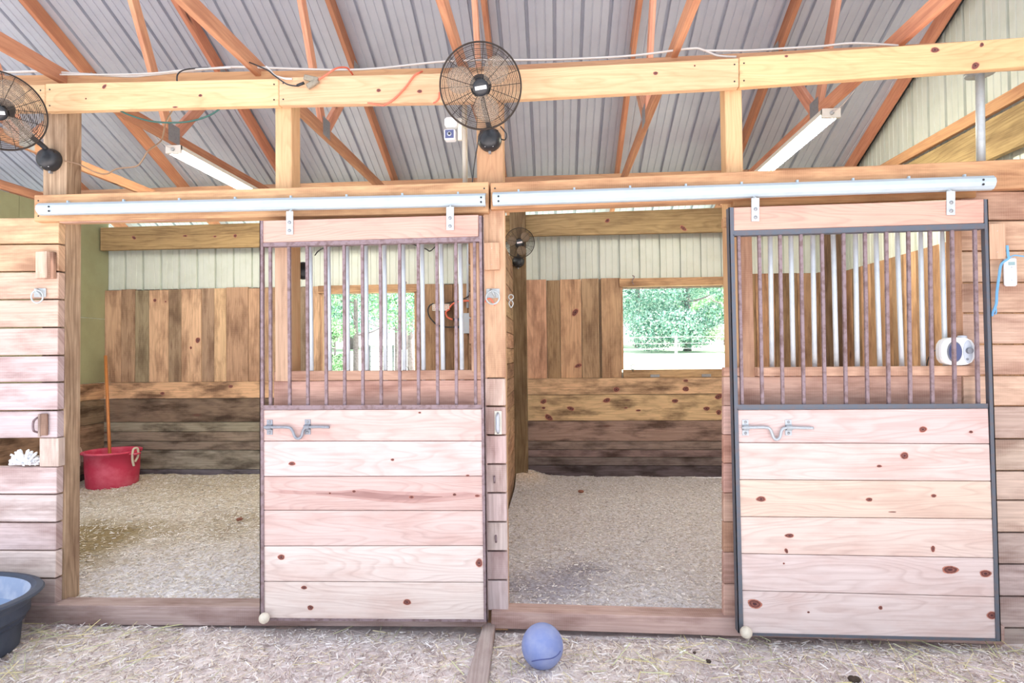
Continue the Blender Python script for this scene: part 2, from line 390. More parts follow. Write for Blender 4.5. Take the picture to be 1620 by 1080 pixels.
rows(m, SIDE2, XR, [zb(900, y) for y in (598, 624, 665, 697, 710, 722, 735, 765)], [(214, 160, 108), (208, 166, 108), (160, 128, 112), (152, 122, 112), (140, 114, 110), (126, 106, 108), (104, 92, 98)])
m.build('kick_board', W_KICK, wall_back, bevel=.003)
m = MB()
a, b = at(163, 361, YB-.06), at(163, 397, YB-.06)
m.quad((XL+.02, YB-.1, b.z), (SIDE1+.1, YB-.1, zb(640, 388)), (SIDE1+.1, YB-.1, zb(640, 348)), (XL+.02, YB-.1, a.z), (0, .05, 0), (176, 138, 66))
m.quad((SIDE2, YB-.1, zb(835, 376)), (XR-.02, YB-.1, zb(1145, 371)+.01), (XR-.02, YB-.1, zb(1145, 331)+.01), (SIDE2, YB-.1, zb(835, 343)), (0, .05, 0), (182, 148, 82))
m.build('top_beam', W_GREEN, wall_back, bevel=.003)
# windows
def window(name, W, ext):
    x0, x1, z0, z1 = W
    e = thing(name, '', '', ((x0+x1)/2, YB, z0), kind='structure')
    f = MB(); f.box(x0-.02, x1+.02, YB-.025, YB+.08, z1, z1+.09, (188, 140, 84)); f.box(x0-.01, x0+.02, YB+.005, YB+.08, z0, z1, (190, 140, 92)); f.box(x1-.02, x1+.01, YB+.005, YB+.08, z0, z1, (190, 140, 92))
    f.build('window_frame', W_BARN, e, bevel=.003)
    f = MB(); f.box(x0+.01, x1-.01, YB-.035, YB+.01, z0-.09, z0, (186, 146, 90)); f.build('drop_panel', W_BARN, e, bevel=.003)
    for t in (.28, .72):
        xx = lerp(x0, x1, t); h = MB(); h.box(xx-.05, xx+.05, YB-.05, YB-.03, z0-.085, z0-.055); h.build('hinge', M_GUSSET, e)
    for t in (.09, .91):
        xx = lerp(x0, x1, t); h = MB(); h.tube([(xx+.022*math.cos(q), YB-.04, z0+.03+.03*math.sin(q)) for q in np.linspace(0, 2*PI, 17)[:-1]], .004, 6, closed=True); h.tube([(xx, YB-.04, z0), (xx, YB-.03, z0-.03)], .004, 6); h.build('screw_eye', M_BLACK, e)
    for t in (.1, .9):
        xx = lerp(x0, x1, t); h = MB(); h.tube(smooth([(xx, YB-.03, z1+.12), (xx+.015, YB-.06, z1+.1), (xx-.01, YB-.06, z1+.05), (xx+.01, YB-.05, z1+.02)]), .006, 6); h.build('hook', M_RUST, e)
window('window_1', W1, 0); window('window_2', W2, 0)

m = MB(); K2 = (YB+3.3)/F
for q in ((975, 616, 5, 4), (1085, 615, 5, 4), (1085, 602, 4, 2), (860, 635, 5, 3.5, .4), (860, 645, 3, 2), (868, 660, 7, 4, -.6), (903, 646, 6, 3, -.3), (960, 633, 6, 3.5, .3), (1068, 634, 5, 3), (1137, 627, 6, 4, .4), (1137, 652, 4, 4), (1118, 646, 5, 3), (1010, 649, 4, 1.5), (990, 645, 3, 1), (257, 622, 4, 2.5), (365, 611, 4, 2.5)): knot(m, *q[:4], YB-.0525, q[4] if len(q) > 4 else 0, K2)
for q in ((910, 494, 4, 7, -.6), (915, 578, 6, 3, .3), (245, 475, 3, 3), (313, 538, 4, 5, -.5), (302, 550, 2, 2.5), (262, 477, 1.5, 1.5)): knot(m, *q[:4], YB-.0095, q[4] if len(q) > 4 else 0, K2)
for q in ((961, 349, 4, 3, .6), (1081, 361, 6, 3, -.7), (212, 376, 4, 2.5, -.6), (372, 373, 3, 3, .6), (293, 373, 4, 1.5), (340, 374, 3, 1.5)): knot(m, *q[:4], YB-.101, q[4] if len(q) > 4 else 0, K2)
m.build('knot', KNOT, wall_back)
# far side of the back wall beyond stall 1
m = MB()
for xa, xb, za, zc in ((-9, W1[0]-.02, -.1, ztop2), (W1[1]+.02, W2[0]-.02, -.1, ztop2), (W2[1]+.02, XR, -.1, ztop2), (W1[0]-.02, W1[1]+.02, -.1, W1[2]-.03), (W1[0]-.02, W1[1]+.02, W1[3]+.03, ztop2), (W2[0]-.02, W2[1]+.02, -.1, W2[2]-.03), (W2[0]-.02, W2[1]+.02, W2[3]+.03, ztop2)):
    sheet(m, profile(xa, xb, .05, .03), lambda a, h: Vector((a, YB+.07+h, za)), lambda a, h: Vector((a, YB+.07+h, zc)))
m.build('siding', M_SIDE, wall_back)
# left stall wall (a panelled partition) and right gable wall
m = MB(); zt = 3.16
for y0, y1 in ((.05, 1.25), (1.255, 2.45), (2.455, YB+.06)): m.box(XL-.03, XL, y0, y1, z_m1+.0, 1.97+.0, (255, 255, 255)); m.box(XL-.03, XL, y0, y1, 1.975, zt)
wall_left = m.build('wall_left', M_OLIVE, kind='structure')
m = MB(); zs = [zb(290, y) for y in (604, 630, 667, 711, 741, 768)]
for i in range(5): m.box(XL-.03, XL+.04, .05, YB-.05, zs[i+1]+.003, zs[i]-.002, jit([(196, 142, 84), (132, 102, 72), (140, 108, 76), (122, 96, 76), (100, 88, 84)][i], .03), (0, 1, 0))
m.build('kick_board', W_KICK, wall_left, bevel=.003)
zr = atx(1370, 419, XR).z
m = MB(); sheet(m, profile(-1.6, YB+.05, .03, .03), lambda a, h: Vector((XR+.05+h, a, zr-.1)), lambda a, h: Vector((XR+.05+h, a, zroof(a)-.01)))
wall_right = m.build('wall_right', M_SIDE, kind='structure')
m = MB(); y = YB-.05; i = 0
while y > -1.6:
    wd = random.choice([.19, .24, .14, .24]); m.box(XR-.005, XR+.03, max(y-wd, -1.6)+.003, y, .0, zr, jit([(176, 126, 76), (146, 108, 68), (188, 138, 88), (160, 118, 74)][i % 4], .05), (0, 0, 1)); y -= wd; i += 1
m.build('wood_cladding', W_BARN, wall_right, bevel=.002)
m = MB(); zb0 = atx(1467, 258, XR).z
m.box(XR-.05, XR, -1.6, YB, 2.86, 3.145, (176, 142, 70), (0, 1, 0)); m.build('top_beam', W_GREEN, wall_right, bevel=.003)
m = MB(); m.bar((XR+.02, RY0, zroof(RY0)-.02), (XR+.02, YB, zroof(YB)-.02), .05, .05); m.build('dark_closure_strip', M_BLACK, wall_right)

# floor: dirt aisle, one plane under everything, gently uneven
def grid(mb, x0, x1, y0, y1, nx, ny, fz, tonef=None):
    xs = np.linspace(x0, x1, nx); ys = np.linspace(y0, y1, ny)
    b = len(mb.v); t0 = lin((255, 255, 255))
    for yy in ys:
        for xx in xs: mb.v.append(Vector((xx, yy, fz(xx, yy))))
    for j in range(ny-1):
        for i in range(nx-1):
            mb.f.append([b+j*nx+i, b+j*nx+i+1, b+(j+1)*nx+i+1, b+(j+1)*nx+i]); mb.sm.append(True)
            mb.uv.append([(0, 0)]*4); mb.t.append(lin(tonef((xs[i]+xs[i+1])/2, (ys[j]+ys[j+1])/2)) if tonef else t0)
from mathutils import noise as NZ
def nz(x, y, s, sd=0): return NZ.noise(Vector((x*s, y*s, sd)))
def faz(x, y): return .012*nz(x, y, 2.2, 1)+.006*nz(x, y, 9, 2)
m = MB(); grid(m, -8.5, 6, -9, .0, 150, 130, faz)
grid(m, -8.5, 6, -.02, 3.9, 20, 12, lambda x, y: -.02)
floor = m.build('floor', M_DIRT, kind='structure')
def bump(x, y, cx, cy, r, h): d = math.hypot(x-cx, y-cy)/r; return h*math.exp(-d*d*2)
def bed1(x, y): return .095+.05*max(0, (y-2.9))**1.2+.014*nz(x, y, 1.6, 3)+.012*nz(x, y, 7, 4)+.009*nz(x, y, 19, 5)
def bed2(x, y): return .09+.05*max(0, (y-2.9))**1.2+.016*nz(x, y, 1.6, 7)+.011*nz(x, y, 7, 8)+.009*nz(x, y, 19, 5)+bump(x, y, SIDE2+.08, 3.45, .3, .11)
pw = atz(150, 850, .1); pw2 = atz(1080-160, 905, .1); pw3 = atz(870, 925, .1)
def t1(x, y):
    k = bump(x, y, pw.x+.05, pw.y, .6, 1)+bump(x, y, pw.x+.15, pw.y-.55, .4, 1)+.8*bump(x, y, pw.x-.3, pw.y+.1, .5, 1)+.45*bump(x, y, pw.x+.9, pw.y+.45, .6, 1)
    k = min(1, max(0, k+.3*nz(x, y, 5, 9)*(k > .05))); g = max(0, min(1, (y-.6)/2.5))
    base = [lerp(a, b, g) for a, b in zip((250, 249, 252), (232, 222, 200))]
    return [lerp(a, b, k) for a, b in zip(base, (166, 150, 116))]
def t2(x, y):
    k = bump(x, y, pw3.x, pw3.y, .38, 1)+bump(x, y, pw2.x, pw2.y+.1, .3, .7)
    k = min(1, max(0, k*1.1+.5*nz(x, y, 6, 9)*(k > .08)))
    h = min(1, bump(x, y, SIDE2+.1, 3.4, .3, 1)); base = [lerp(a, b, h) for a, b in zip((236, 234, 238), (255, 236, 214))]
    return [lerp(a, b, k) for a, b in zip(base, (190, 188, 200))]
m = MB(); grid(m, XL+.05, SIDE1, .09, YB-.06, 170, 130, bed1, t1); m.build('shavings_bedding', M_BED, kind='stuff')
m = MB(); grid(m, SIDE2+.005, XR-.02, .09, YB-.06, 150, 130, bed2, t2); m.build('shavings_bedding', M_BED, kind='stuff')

# outside ground
def gz(x, y): return -.08+.044*max(0, y-4.2)
m = MB(); grid(m, -60, 60, 3.72, 110, 30, 40, gz); m.build('ground', M_GRASS, kind='structure')

# partition between the stalls
m = MB(); z = .03; i = 0
while z < 2.5:
    m.box(SIDE1+.01, SIDE2-.01, .17, YB-.18, z+.002, min(z+.15, 2.52)-.003, jit((168, 128, 92), .12), (0, 1, 0)); z += .153
m.build('wall_partition', W_BARN, kind='structure', bevel=.003)

# ---------------- front walls (Y=0 is the face of the boards)
PB = (228, 204, 190)
def frontboards(name, l, r, ys, cols, Y=0, th=.05, ltab=None, rtab=None, side=None):
    mb = MB()
    for i in range(len(ys)-1):
        (yl0, yr0), (yl1, yr1) = ys[i], ys[i+1]
        lo = (lambda y: ipt(ltab, y)) if ltab else (lambda y: l); ro = (lambda y: ipt(rtab, y)) if rtab else (lambda y: r)
        dy = random.uniform(-.004, .004)
        mb.pf(lo(yl0), ro(yr0), yl0+1.3, yr0+1.3, yl1-1.2, yr1-1.2, Y+dy, th, jit(cols[i % len(cols)], .03, .015), lo(yl1), ro(yr1))
    return mb
LC = [(232, 196, 152), (232, 192, 152), (222, 190, 166), (226, 200, 182), (222, 200, 192), (224, 204, 202), (220, 202, 206), (222, 204, 208)]
ly = [343, 385.5, 429, 473, 517.5, 562, 604.5, 649, 693]
mb = frontboards('w', -130, 92, [(y+2, y) for y in ly], LC, rtab=[(343, 93), (700, 90), (960, 87)])
ly2 = [738, 782, 826.5, 871, 915, 962]
mb2 = frontboards('w', -130, 92, [(y-1, y) for y in ly2], [(232, 212, 208), (228, 210, 206), (224, 206, 200), (230, 214, 208), (206, 186, 178)], rtab=[(343, 93), (700, 90), (960, 87)])
for a in ('v', 'f', 'uv', 't', 'sm'):
    if a == 'f': mb.f += [[k+len(mb.v) for k in f] for f in mb2.f]
    
mb.v += mb2.v; mb.uv += mb2.uv; mb.t += mb2.t; mb.sm += mb2.sm
mb.pf(62, 92, 693, 693, 738, 738, .0, .05, (226, 208, 196))
wfl = mb.build('wall_front_left', W_FRONT, kind='structure', bevel=.003)
# pillar between the doors
py = [597.5, 642.5, 688, 734, 779.5, 825.5, 871.5, 917.5, 966]
mb = frontboards('w', 769, 802, [(y, y) for y in py], [(226, 200, 184), (222, 196, 186), (228, 206, 198), (226, 206, 200), (222, 200, 198), (224, 204, 200), (218, 200, 200), (224, 208, 208)], Y=.0, rtab=[(597, 799), (966, 804)], ltab=[(597, 766), (966, 770)])
mb.build('wall_front_middle', W_FRONT, kind='structure', bevel=.003)
# right wall
ry = [(302, 300), (349, 346.5), (397, 395.5), (447, 446), (495, 494.5), (544.5, 544), (593.5, 593.5), (642, 642), (694, 694), (744.5, 744.5), (791, 791.5), (842, 842.5), (892, 893), (943, 944), (993, 994.5), (1024, 1026)]
RCo = [(214, 178, 150), (216, 180, 148), (220, 186, 154), (206, 172, 146), (226, 192, 166), (222, 190, 164), (228, 198, 174), (206, 182, 170), (214, 192, 178), (222, 200, 184), (220, 200, 184), (214, 194, 184), (206, 190, 188), (210, 194, 190), (206, 190, 184)]
mb = frontboards('w', 1520, 1800, ry, RCo, rtab=[(300, 1800), (1030, 1800)], ltab=[(300, 1520), (1030, 1532)])
mb.build('wall_front_right', W_FRONT, kind='structure', bevel=.003)

# ================================================================== POSTS, BEAMS
def post(px0, px1, y0, y1, Y, dep, tone, label, name='wooden_post', mat=W_POST, ptop=None, pbot=None, z0=None, z1=None, group='posts'):
    a = at(px0, (y0+y1)/2, Y); b = at(px1, (y0+y1)/2, Y)
    zt = at((px0+px1)/2, y0, Y).z if z1 is None else z1; zbm = at((px0+px1)/2, y1, Y).z if z0 is None else z0
    mb = MB(); mb.box(a.x, b.x, Y, Y+dep, zbm, zt, tone, (0, 0, 1))
    return tag(mb.build(name, mat, bevel=.004), label, 'post', group)
TB = -.002
post(66, 103.5, 150, 950, .052, .115, (198, 166, 128), 'brown weathered post at the left doorway, with a fan mounted near its top', z0=-.01, z1=3.05)
post(436, 462, 150, 950, .052, .12, (222, 178, 118), 'yellow pine post between the lower header and the tie beam, second from the left', z0=-.01, z1=3.04, mat=W_PINE)
post(757, 799, 150, 950, .052, .12, (206, 160, 108), 'thick pine post behind the big round fan at the middle', z0=-.01, z1=3.04, mat=W_PINE)
post(1154, 1181, 138, 950, .052, .1, (224, 180, 116), 'yellow pine post above the left end of the right stall door', z0=-.01, z1=3.04, mat=W_PINE)
bpz = at(821, 740, YB-.22)
post(808, 833, 340, 742, YB-.26, .14, (142, 116, 76), 'olive brown post at the back of the partition, carrying a small black fan', z0=.02, z1=3.1)
post(1308, 1335, 340, 742, YB-.24, .12, (116, 88, 62), 'dark corner post at the back right of the right stall, seen through the bars', z0=.02, z1=3.1)
# facing board on the middle pillar
mb = MB(); mb.pf(764, 798, 330, 329, 597, 597, -.003, .05, (226, 184, 146), 765, 800); tag(mb.build('pillar_board', W_FRONT, bevel=.003), 'tall upright facing board on the middle pillar with a tie ring on it', 'board')
# small blocks
def block(px0, px1, y0, y1, Y, th, tone, label, mat=W_FRONT):
    mb = MB(); mb.pf(px0, px1, y0, y0-1, y1, y1-1, Y-th, th-.001, tone)
    for yy in (lerp(y0, y1, .2), lerp(y0, y1, .8)):
        c = at((px0+px1)/2, yy, Y-th); mb.lathe([(0.0, -.001), (.004, -.001), (.004, .0015), (0, .0015)], c, 6)
    return tag(mb.build('wood_block', mat, bevel=.003), label, 'block')
block(765, 790, 384, 427, -.005, .04, (230, 186, 148), 'pale square wood block screwed to the middle pillar above the tie ring')
block(1565, 1591, 354, 410, -.005, .04, (224, 184, 152), 'wood block nailed to the right wall just above the blue twine')
block(56, 74, 398, 440, -.005, .05, (232, 202, 178), 'narrow pale wood block nailed high on the left wall boards')
mb = MB(); mb.pf(73.5, 84, 399, 398, 440, 440, -.03, .024, (180, 128, 92)); tag(mb.build('wood_block', W_KICK, bevel=.002), 'dark brown stained block beside the narrow pale block on the left wall', 'block')

# tie beam of four front boards and one back board
def beamboard(name, l, r, tl, tr, bl, br, Y, th, tone, label, mat=W_PINE, group=None, nails=True, cat='beam', knots=()):
    e = thing(name, label, cat, at((l+r)/2, (bl+br)/2, Y), group)
    mb = MB(); mb.pf(l, r, tl, tr, bl, br, Y, th, tone); mb.build('board', mat, e, bevel=.004)
    if knots:
        kb = MB()
        for kk in knots: knot(kb, kk[0], kk[1], kk[2], kk[3], Y-.0008, kk[4] if len(kk) > 4 else 0)
        kb.build('knot', KNOT, e)
    if nails:
        for q in (l+7, r-7):
            for t in (.22, .8):
                if -5 < q < 1640:
                    k = (q-l)/(r-l); c = at(q, lerp(lerp(tl, tr, k), lerp(bl, br, k), t), Y-.001)
                    n = MB(Matrix.Translation(c) @ Matrix.Rotation(PI/2, 4, 'X')); n.lathe([(.0045, -.002), (.0045, .001), (0, .0015)], (0, 0, 0), 8); n.build('nail', M_BLACK, e)
    return e
G = 'tie beam boards'
beamboard('tie_beam', -150, 71, 137, 133.5, 178, 175, .0, .045, (232, 188, 128), 'short end of the upper tie beam running out of frame behind the left fan', group=G)
beamboard('tie_beam', 71.5, 440.5, 132, 124, 176, 166, .0, .045, (236, 194, 132), 'upper tie beam board from the left fan to the second post', group=G, knots=[(165, 137, 5, 3, .8), (317, 151, 3.5, 2.5), (277, 169.5, 5, 1.5), (136, 156, 1.5, 1.5)])
beamboard('tie_beam', 441, 759, 122, 114, 166, 160.5, .0, .045, (228, 182, 130), 'upper tie beam board with the orange cord wrapped around it', group=G, knots=[(599, 143, 4, 3), (664, 144.5, 4.5, 3)])
beamboard('tie_beam', 759.5, 1169, 112.5, 91.5, 160, 137.5, .0, .045, (232, 188, 130), 'upper tie beam board right of the middle fan, up to the fourth post', group=G, knots=[(1037, 116, 4, 3), (1099, 104, 1.5, 1.5)])
beamboard('tie_beam', 1170, 1760, 90, 49, 137.5, 95, .0, .045, (236, 192, 122), 'upper tie beam board at the right, over the steel pole', group=G, knots=[(1479, 79, 7, 4.5), (1543, 104, 7, 5, .7), (1553, 71, 3, 4, -.5), (1244, 89, 3, 2)])
beamboard('tie_beam_back', -150, 760, 122, 106, 160, 150, .18, .04, (216, 160, 96), 'rear tie beam board showing as a darker strip behind the left part of the tie beam', group='rear tie beam boards', nails=False)
beamboard('tie_beam_back', 761, 1760, 105, 53, 150, 100, .18, .04, (206, 152, 100), 'rear tie beam board behind the right part of the tie beam', group='rear tie beam boards', nails=False)
# headers
G = 'door headers'
beamboard('header_board', 53.5, 773, 308.5, 287, 350, 336, -.05, .1, (222, 176, 126), 'long rough header board behind the left door track', mat=W_FRONT, group=G)
beamboard('header_board', 776, 1800, 289, 243, 330.5, 290, -.05, .1, (214, 164, 116), 'long rough header board behind the right door track', mat=W_FRONT, group=G)
beamboard('header_strip', 93, 735, 341.5, 327, 352, 335.5, -.03, .04, (224, 184, 160), 'thin pinkish strip of wood under the left door track', mat=W_FRONT, nails=False, cat='board')
beamboard('header_strip', 1160, 1545, 316, 301, 327, 312, -.02, .04, (196, 148, 96), 'thin brown strip of wood between the right door track and the right door', mat=W_FRONT, nails=False, cat='board')
# sills
G = 'doorway sills'
beamboard('sill_board', 38, 770, 957, 963, 988, 992, -.03, .12, (190, 168, 164), 'low worn sill beam across the left stall doorway', mat=W_FRONT, group=G, nails=False, cat='sill')
beamboard('sill_board', 777, 1590, 967, 990, 994, 1020, -.03, .12, (206, 176, 168), 'low worn sill beam across the right stall doorway', mat=W_FRONT, group=G, nails=False, cat='sill')
a, b, c_, d_ = atz(735, 1083, .06), atz(779, 1083, .06), atz(784, 984, .06), atz(765, 984, .06)
mb = MB(); mb.hexa([a+Vector((-.01, -.4, -.0)), b+Vector((-.01, -.4, 0)), c_, d_, a+Vector((-.01, -.4, -.06)), b+Vector((-.01, -.4, -.06)), c_-Vector((0, 0, .06)), d_-Vector((0, 0, .06))], (188, 174, 172), (0, 1, 0))
mb.f = [f[::-1] for f in mb.f]; mb.uv = [u[::-1] for u in mb.uv]
tag(mb.build('floor_timber', W_FRONT, bevel=.005), 'grey timber lying on the aisle floor, pointing from the middle pillar to the viewer', 'timber')

# ================================================================== TRUSSES
TR = (206, 138, 92)
def truss(x, label, tone=TR, gable=False):
    e = thing('roof_truss', label, 'truss', (x, 0, 3.17), 'roof trusses')
    h = .089; zc = 3.17+h/2
    p = MB(); p.bar((x, RY0, zc), (x, YB+.12, zc), .038, h, tone=jit(tone, .07)); p.build('bottom_chord', W_TRUSS, e, bevel=.003)
    off = .075
    p = MB(); p.bar((x, RY0+.02, zroof(RY0)-off), (x, 4.2, zroof(4.2)-off), .038, .13, tone=jit((186, 118, 72), .07)); p.build('top_chord', W_TRUSS, e, bevel=.003)
    if gable: return e
    xo = 0
    for a, b in (((1.22, 3.22), (1.95, zroof(1.95)-.12)), ((1.2, 3.22), (.45, zroof(.45)-.12)), ((-.95, 3.22), (.35, zroof(.35)-.12))):
        p = MB(); p.bar((x+xo, a[0], a[1]), (x+xo, b[0], b[1]), .036, .085, tone=jit((214, 148, 104), .07)); p.build('web', W_TRUSS, e, bevel=.003)
    for yy, zz in ((1.21, 3.235), (1.93, zroof(1.93)-.11), (.42, zroof(.42)-.11)):
        for s in (-1, 1):
            p = MB(); p.box(x+s*.0205-.0008, x+s*.0205+.0008, yy-.07, yy+.07, zz-.06, zz+.08); p.build('gusset_plate', M_GUSSET, e)
    return e
TX = [XR-.05]+[.70+1.22*k for k in (1, 0, -1, -2, -3, -4, -5, -6, -7)]
TL = ['gable end truss lying against the pale green wall at the right', 'orange wooden truss with the right strip light under its chord', 'orange wooden truss just right of the middle fan',
      'orange wooden truss passing right behind the top of the middle fan', 'orange wooden truss between the second post and the middle fan', 'orange wooden truss with the left strip light under its chord',
      'orange wooden truss just right of the left fan, over the left post', 'brown wooden truss lying on top of the olive partition at the far left', 'dim wooden truss outside the olive partition, nearest beyond it', 'dim wooden truss farthest to the left']
for i, x in enumerate(TX[:9]): truss(x, TL[i], gable=(i == 0), tone=TR if i else (206, 146, 92))
mb = MB(); mb.box(-8.5, XR-.1, 3.0, 3.09, 3.265, 3.36, (188, 142, 96)); tag(mb.build('purlin_board', W_TRUSS, bevel=.003), 'long thin board laid across the truss chords near the eave, just above the headers', 'board')

# ================================================================== TRACKS, DOORS
def track(l, r, tl, tr, bl, br, label):
    Y = -.06
    e = thing('door_track', label, 'track', at((l+r)/2, (bl+br)/2, Y), 'sliding door tracks')
    pts = [at(l, tl, Y), at(r, tr, Y)]; H = (at(l, tl, Y)-at(l, bl, Y)).length
    d = (pts[1]-pts[0]).normalized()
    prof = [(0, 0), (-.02, -.006), (-.045, -.012), (-.062, -.028), (-.066, -.048), (-.058, H*-.80), (-.045, -H+.003), (-.026, -H), (-.026, -H+.006), (-.042, -H+.01), (-.05, -.05), (-.04, -.02), (0, -.008)]
    mb = MB(); vs = []
    for p in pts:
        for (yy, zz) in prof: vs.append(p+Vector((0, yy+.01, zz)))
    n = len(prof); fs = [(k, (k+1) % n, n+(k+1) % n, n+k) for k in range(n)]+[tuple(range(n))[::-1], tuple(range(n, 2*n))]
    mb.add(vs, fs, smooth=False); mb.build('rail', M_TRACK, e)
    c = 0
    for px in np.arange(l+40, r-20, 88):
        t = (px-l)/(r-l); q = at(px, lerp(tl, tr, t), Y); b = MB(); b.box(q.x-.005, q.x+.005, q.y-.012, q.y+.002, q.z-.012, q.z+.006); b.build('mounting_clip', M_TRACK, e)
    for px in (l+8, r-8):
        for f in (.3, .62):
            t = (px-l)/(r-l); q = at(px, lerp(lerp(tl, tr, t), lerp(bl, br, t), f), Y-.056); b = MB(Matrix.Translation(q) @ Matrix.Rotation(PI/2, 4, 'X')); b.lathe([(.005, -.003), (.005, .002), (0, .003)], (0, 0, 0), 10); b.build('screw', M_BLACK, e)
track(69, 769, 320.5, 305, 342, 328, 'grey metal door track above the left stall door')
track(780.5, 1564, 303.5, 277, 327.5, 300, 'grey metal door track above the right stall door')

DY = -.115            # front face of the door frames
def door(name, label, S, iron, ironr):
    Y = DY; e = thing(name, label, 'door', at((S['l'][0]+S['r'][0])/2, S['bot'][1], Y))
    l0, l1 = S['l']; r0, r1 = S['r']; wl, wr = S['wl'], S['wr']
    # top board
    T = S['top']; mb = MB(); mb.pf(*T, Y+.004, .035, S['topc']); mb.build('top_board', W_DOOR, e, bevel=.003)
    # stiles: angle iron = face flange + side flange
    for (px0, px1, py0, qx0, qx1, py1, inner, mat) in (S['stl'], S['str']):
        mb = MB(); mb.quad(at(qx0, py1, Y), at(qx1, py1, Y), at(px1, py0, Y), at(px0, py0, Y), (0, .005, 0), U=(0, 0, 1))
        if inner < 0: A, B = (px0, qx0)
        else: A, B = (px1, qx1)
        sgn = .0045*(-inner)
        a, b = at(A, py0, Y), at(B, py1, Y)
        mb.hexa([b, b+Vector((sgn, 0, 0)), a+Vector((sgn, 0, 0)), a, b+Vector((0, .05, 0)), b+Vector((sgn, .05, 0)), a+Vector((sgn, .05, 0)), a+Vector((0, .05, 0))], U=(0, 0, 1))
        mb.build('frame_stile', mat, e)
    for (l, r, tl, tr, bl, br) in S['rails']:
        mb = MB(); mb.pf(l, r, tl, tr, bl, br, Y+.001, .006, (255, 255, 255)); a, b = at(l, bl, Y), at(r, br, Y)
        mb.hexa([a, b, b+Vector((0, 0, .005)), a+Vector((0, 0, .005)), a+Vector((0, .045, 0)), b+Vector((0, .045, 0)), b+Vector((0, .045, .005)), a+Vector((0, .045, .005))])
        mb.build('frame_rail', iron, e)
    for (xt, yt, xb, yb) in S['bars']:
        a, b = at(xt, yt, Y+.025), at(xb, yb, Y+.025); mb = MB(); mb.bar(b, a, .016, .016, up=(0, 1, 0)); mb.build('bar', M_RUST, e, bevel=.0015)
    # plank panel
    mb = MB(); ysl, ysr = S['pl']
    for i in range(len(ysl)-1):
        a = lambda y: ipt(S['pxl'], y); b = lambda y: ipt(S['pxr'], y)
        mb.pf(a(ysl[i]), b(ysr[i]), ysl[i]+.5, ysr[i]+.5, ysl[i+1]-.5, ysr[i+1]-.5, Y+.006, .038, S['pc'][i], a(ysl[i+1]), b(ysr[i+1]))
    pn = mb.build('plank_panel', W_DOOR, e, bevel=.002)
    for si, (pts, tn) in enumerate(S.get('streaks', ())):
        ys_ = Y+.0055-.0007*si; up = [at(x, y0, ys_) for x, y0, y1 in pts]; lo = [at(x, y1, ys_) for x, y0, y1 in pts]; n = len(pts)
        mb = MB(); mb.add(up+lo, [(i, n+i, n+i+1, i+1) for i in range(n-1)], tn, [(v.x, v.z) for v in up+lo]); mb.build('heartwood_streak', W_DOOR, pn)
    mb = MB()
    for k in S['knots']: knot(mb, k[0], k[1], k[2], k[3], Y+.0047, ang=k[4] if len(k) > 4 else 0)
    mb.build('knot', KNOT, pn)
    # hangers
    for (x0, x1, y0, y1) in S['hang']:
        h = MB(); h.pf(x0, x1, y0, y0, y1, y1, Y-.004, .006, (255, 255, 255)); a = at((x0+x1)/2, y0+1, Y-.002); h.tube([a, a+Vector((0, .045, .03))], .006, 8)
        ho = h.build('hanger', M_GALV, e, bevel=.001)
        for f in (.48, .83):
            c = at((x0+x1)/2, lerp(y0, y1, f), Y-.004); b = MB(Matrix.Translation(c) @ Matrix.Rotation(PI/2, 4, 'X')); b.lathe([(.009, 0), (.009, .003), (.005, .006), (0, .007)], (0, 0, 0), 8); b.build('bolt', M_GUSSET, ho)
    # latch: two brackets holding a bent rod
    L = S['latch']; Yl = Y-.012
    rod = [at(x, y, Yl) for x, y in L['rod']]
    h = MB(); h.tube(smooth(rod, 6), .0075, 10); lo = h.build('latch_rod', L['mat'], e)
    for (x, y) in L['br']:
        c = at(x, y, Y+.006); b = MB(); b.box(c.x-.016, c.x+.016, c.y-.004, c.y, c.z-.04, c.z+.04)
        vs = [(c.x-.016, c.y-.004, c.z-.014), (c.x+.016, c.y-.004, c.z+.014)]
        ar = [Vector((0, c.y-.004-.024*math.sin(t), c.z+.014*math.cos(t))) for t in np.linspace(0, PI, 7)]
        for q0, q1 in zip(ar, ar[1:]): b.hexa([(c.x-.015, q0.y, q0.z), (c.x+.015, q0.y, q0.z), (c.x+.015, q1.y, q1.z), (c.x-.015, q1.y, q1.z), (c.x-.015, q0.y+.003, q0.z), (c.x+.015, q0.y+.003, q0.z), (c.x+.015, q1.y+.003, q1.z), (c.x-.015, q1.y+.003, q1.z)])
        bo = b.build('latch_bracket', L['mat'], e)
        for s in (-1, 1):
            n = MB(Matrix.Translation((c.x, c.y-.004, c.z+s*.028)) @ Matrix.Rotation(PI/2, 4, 'X')); n.lathe([(.007, 0), (.006, .003), (0, .004)], (0, 0, 0), 10); n.build('screw', M_GUSSET, bo)
    return e
bl = [427.7, 457.3, 486, 515, 544.3, 573.3, 601.7, 632.3, 661.7, 691, 721, 750.7]
bb = [428.3, 458.6, 487.3, 516.6, 545.6, 574.3, 603.3, 632.6, 662.3, 692.6, 722.3, 752.6]
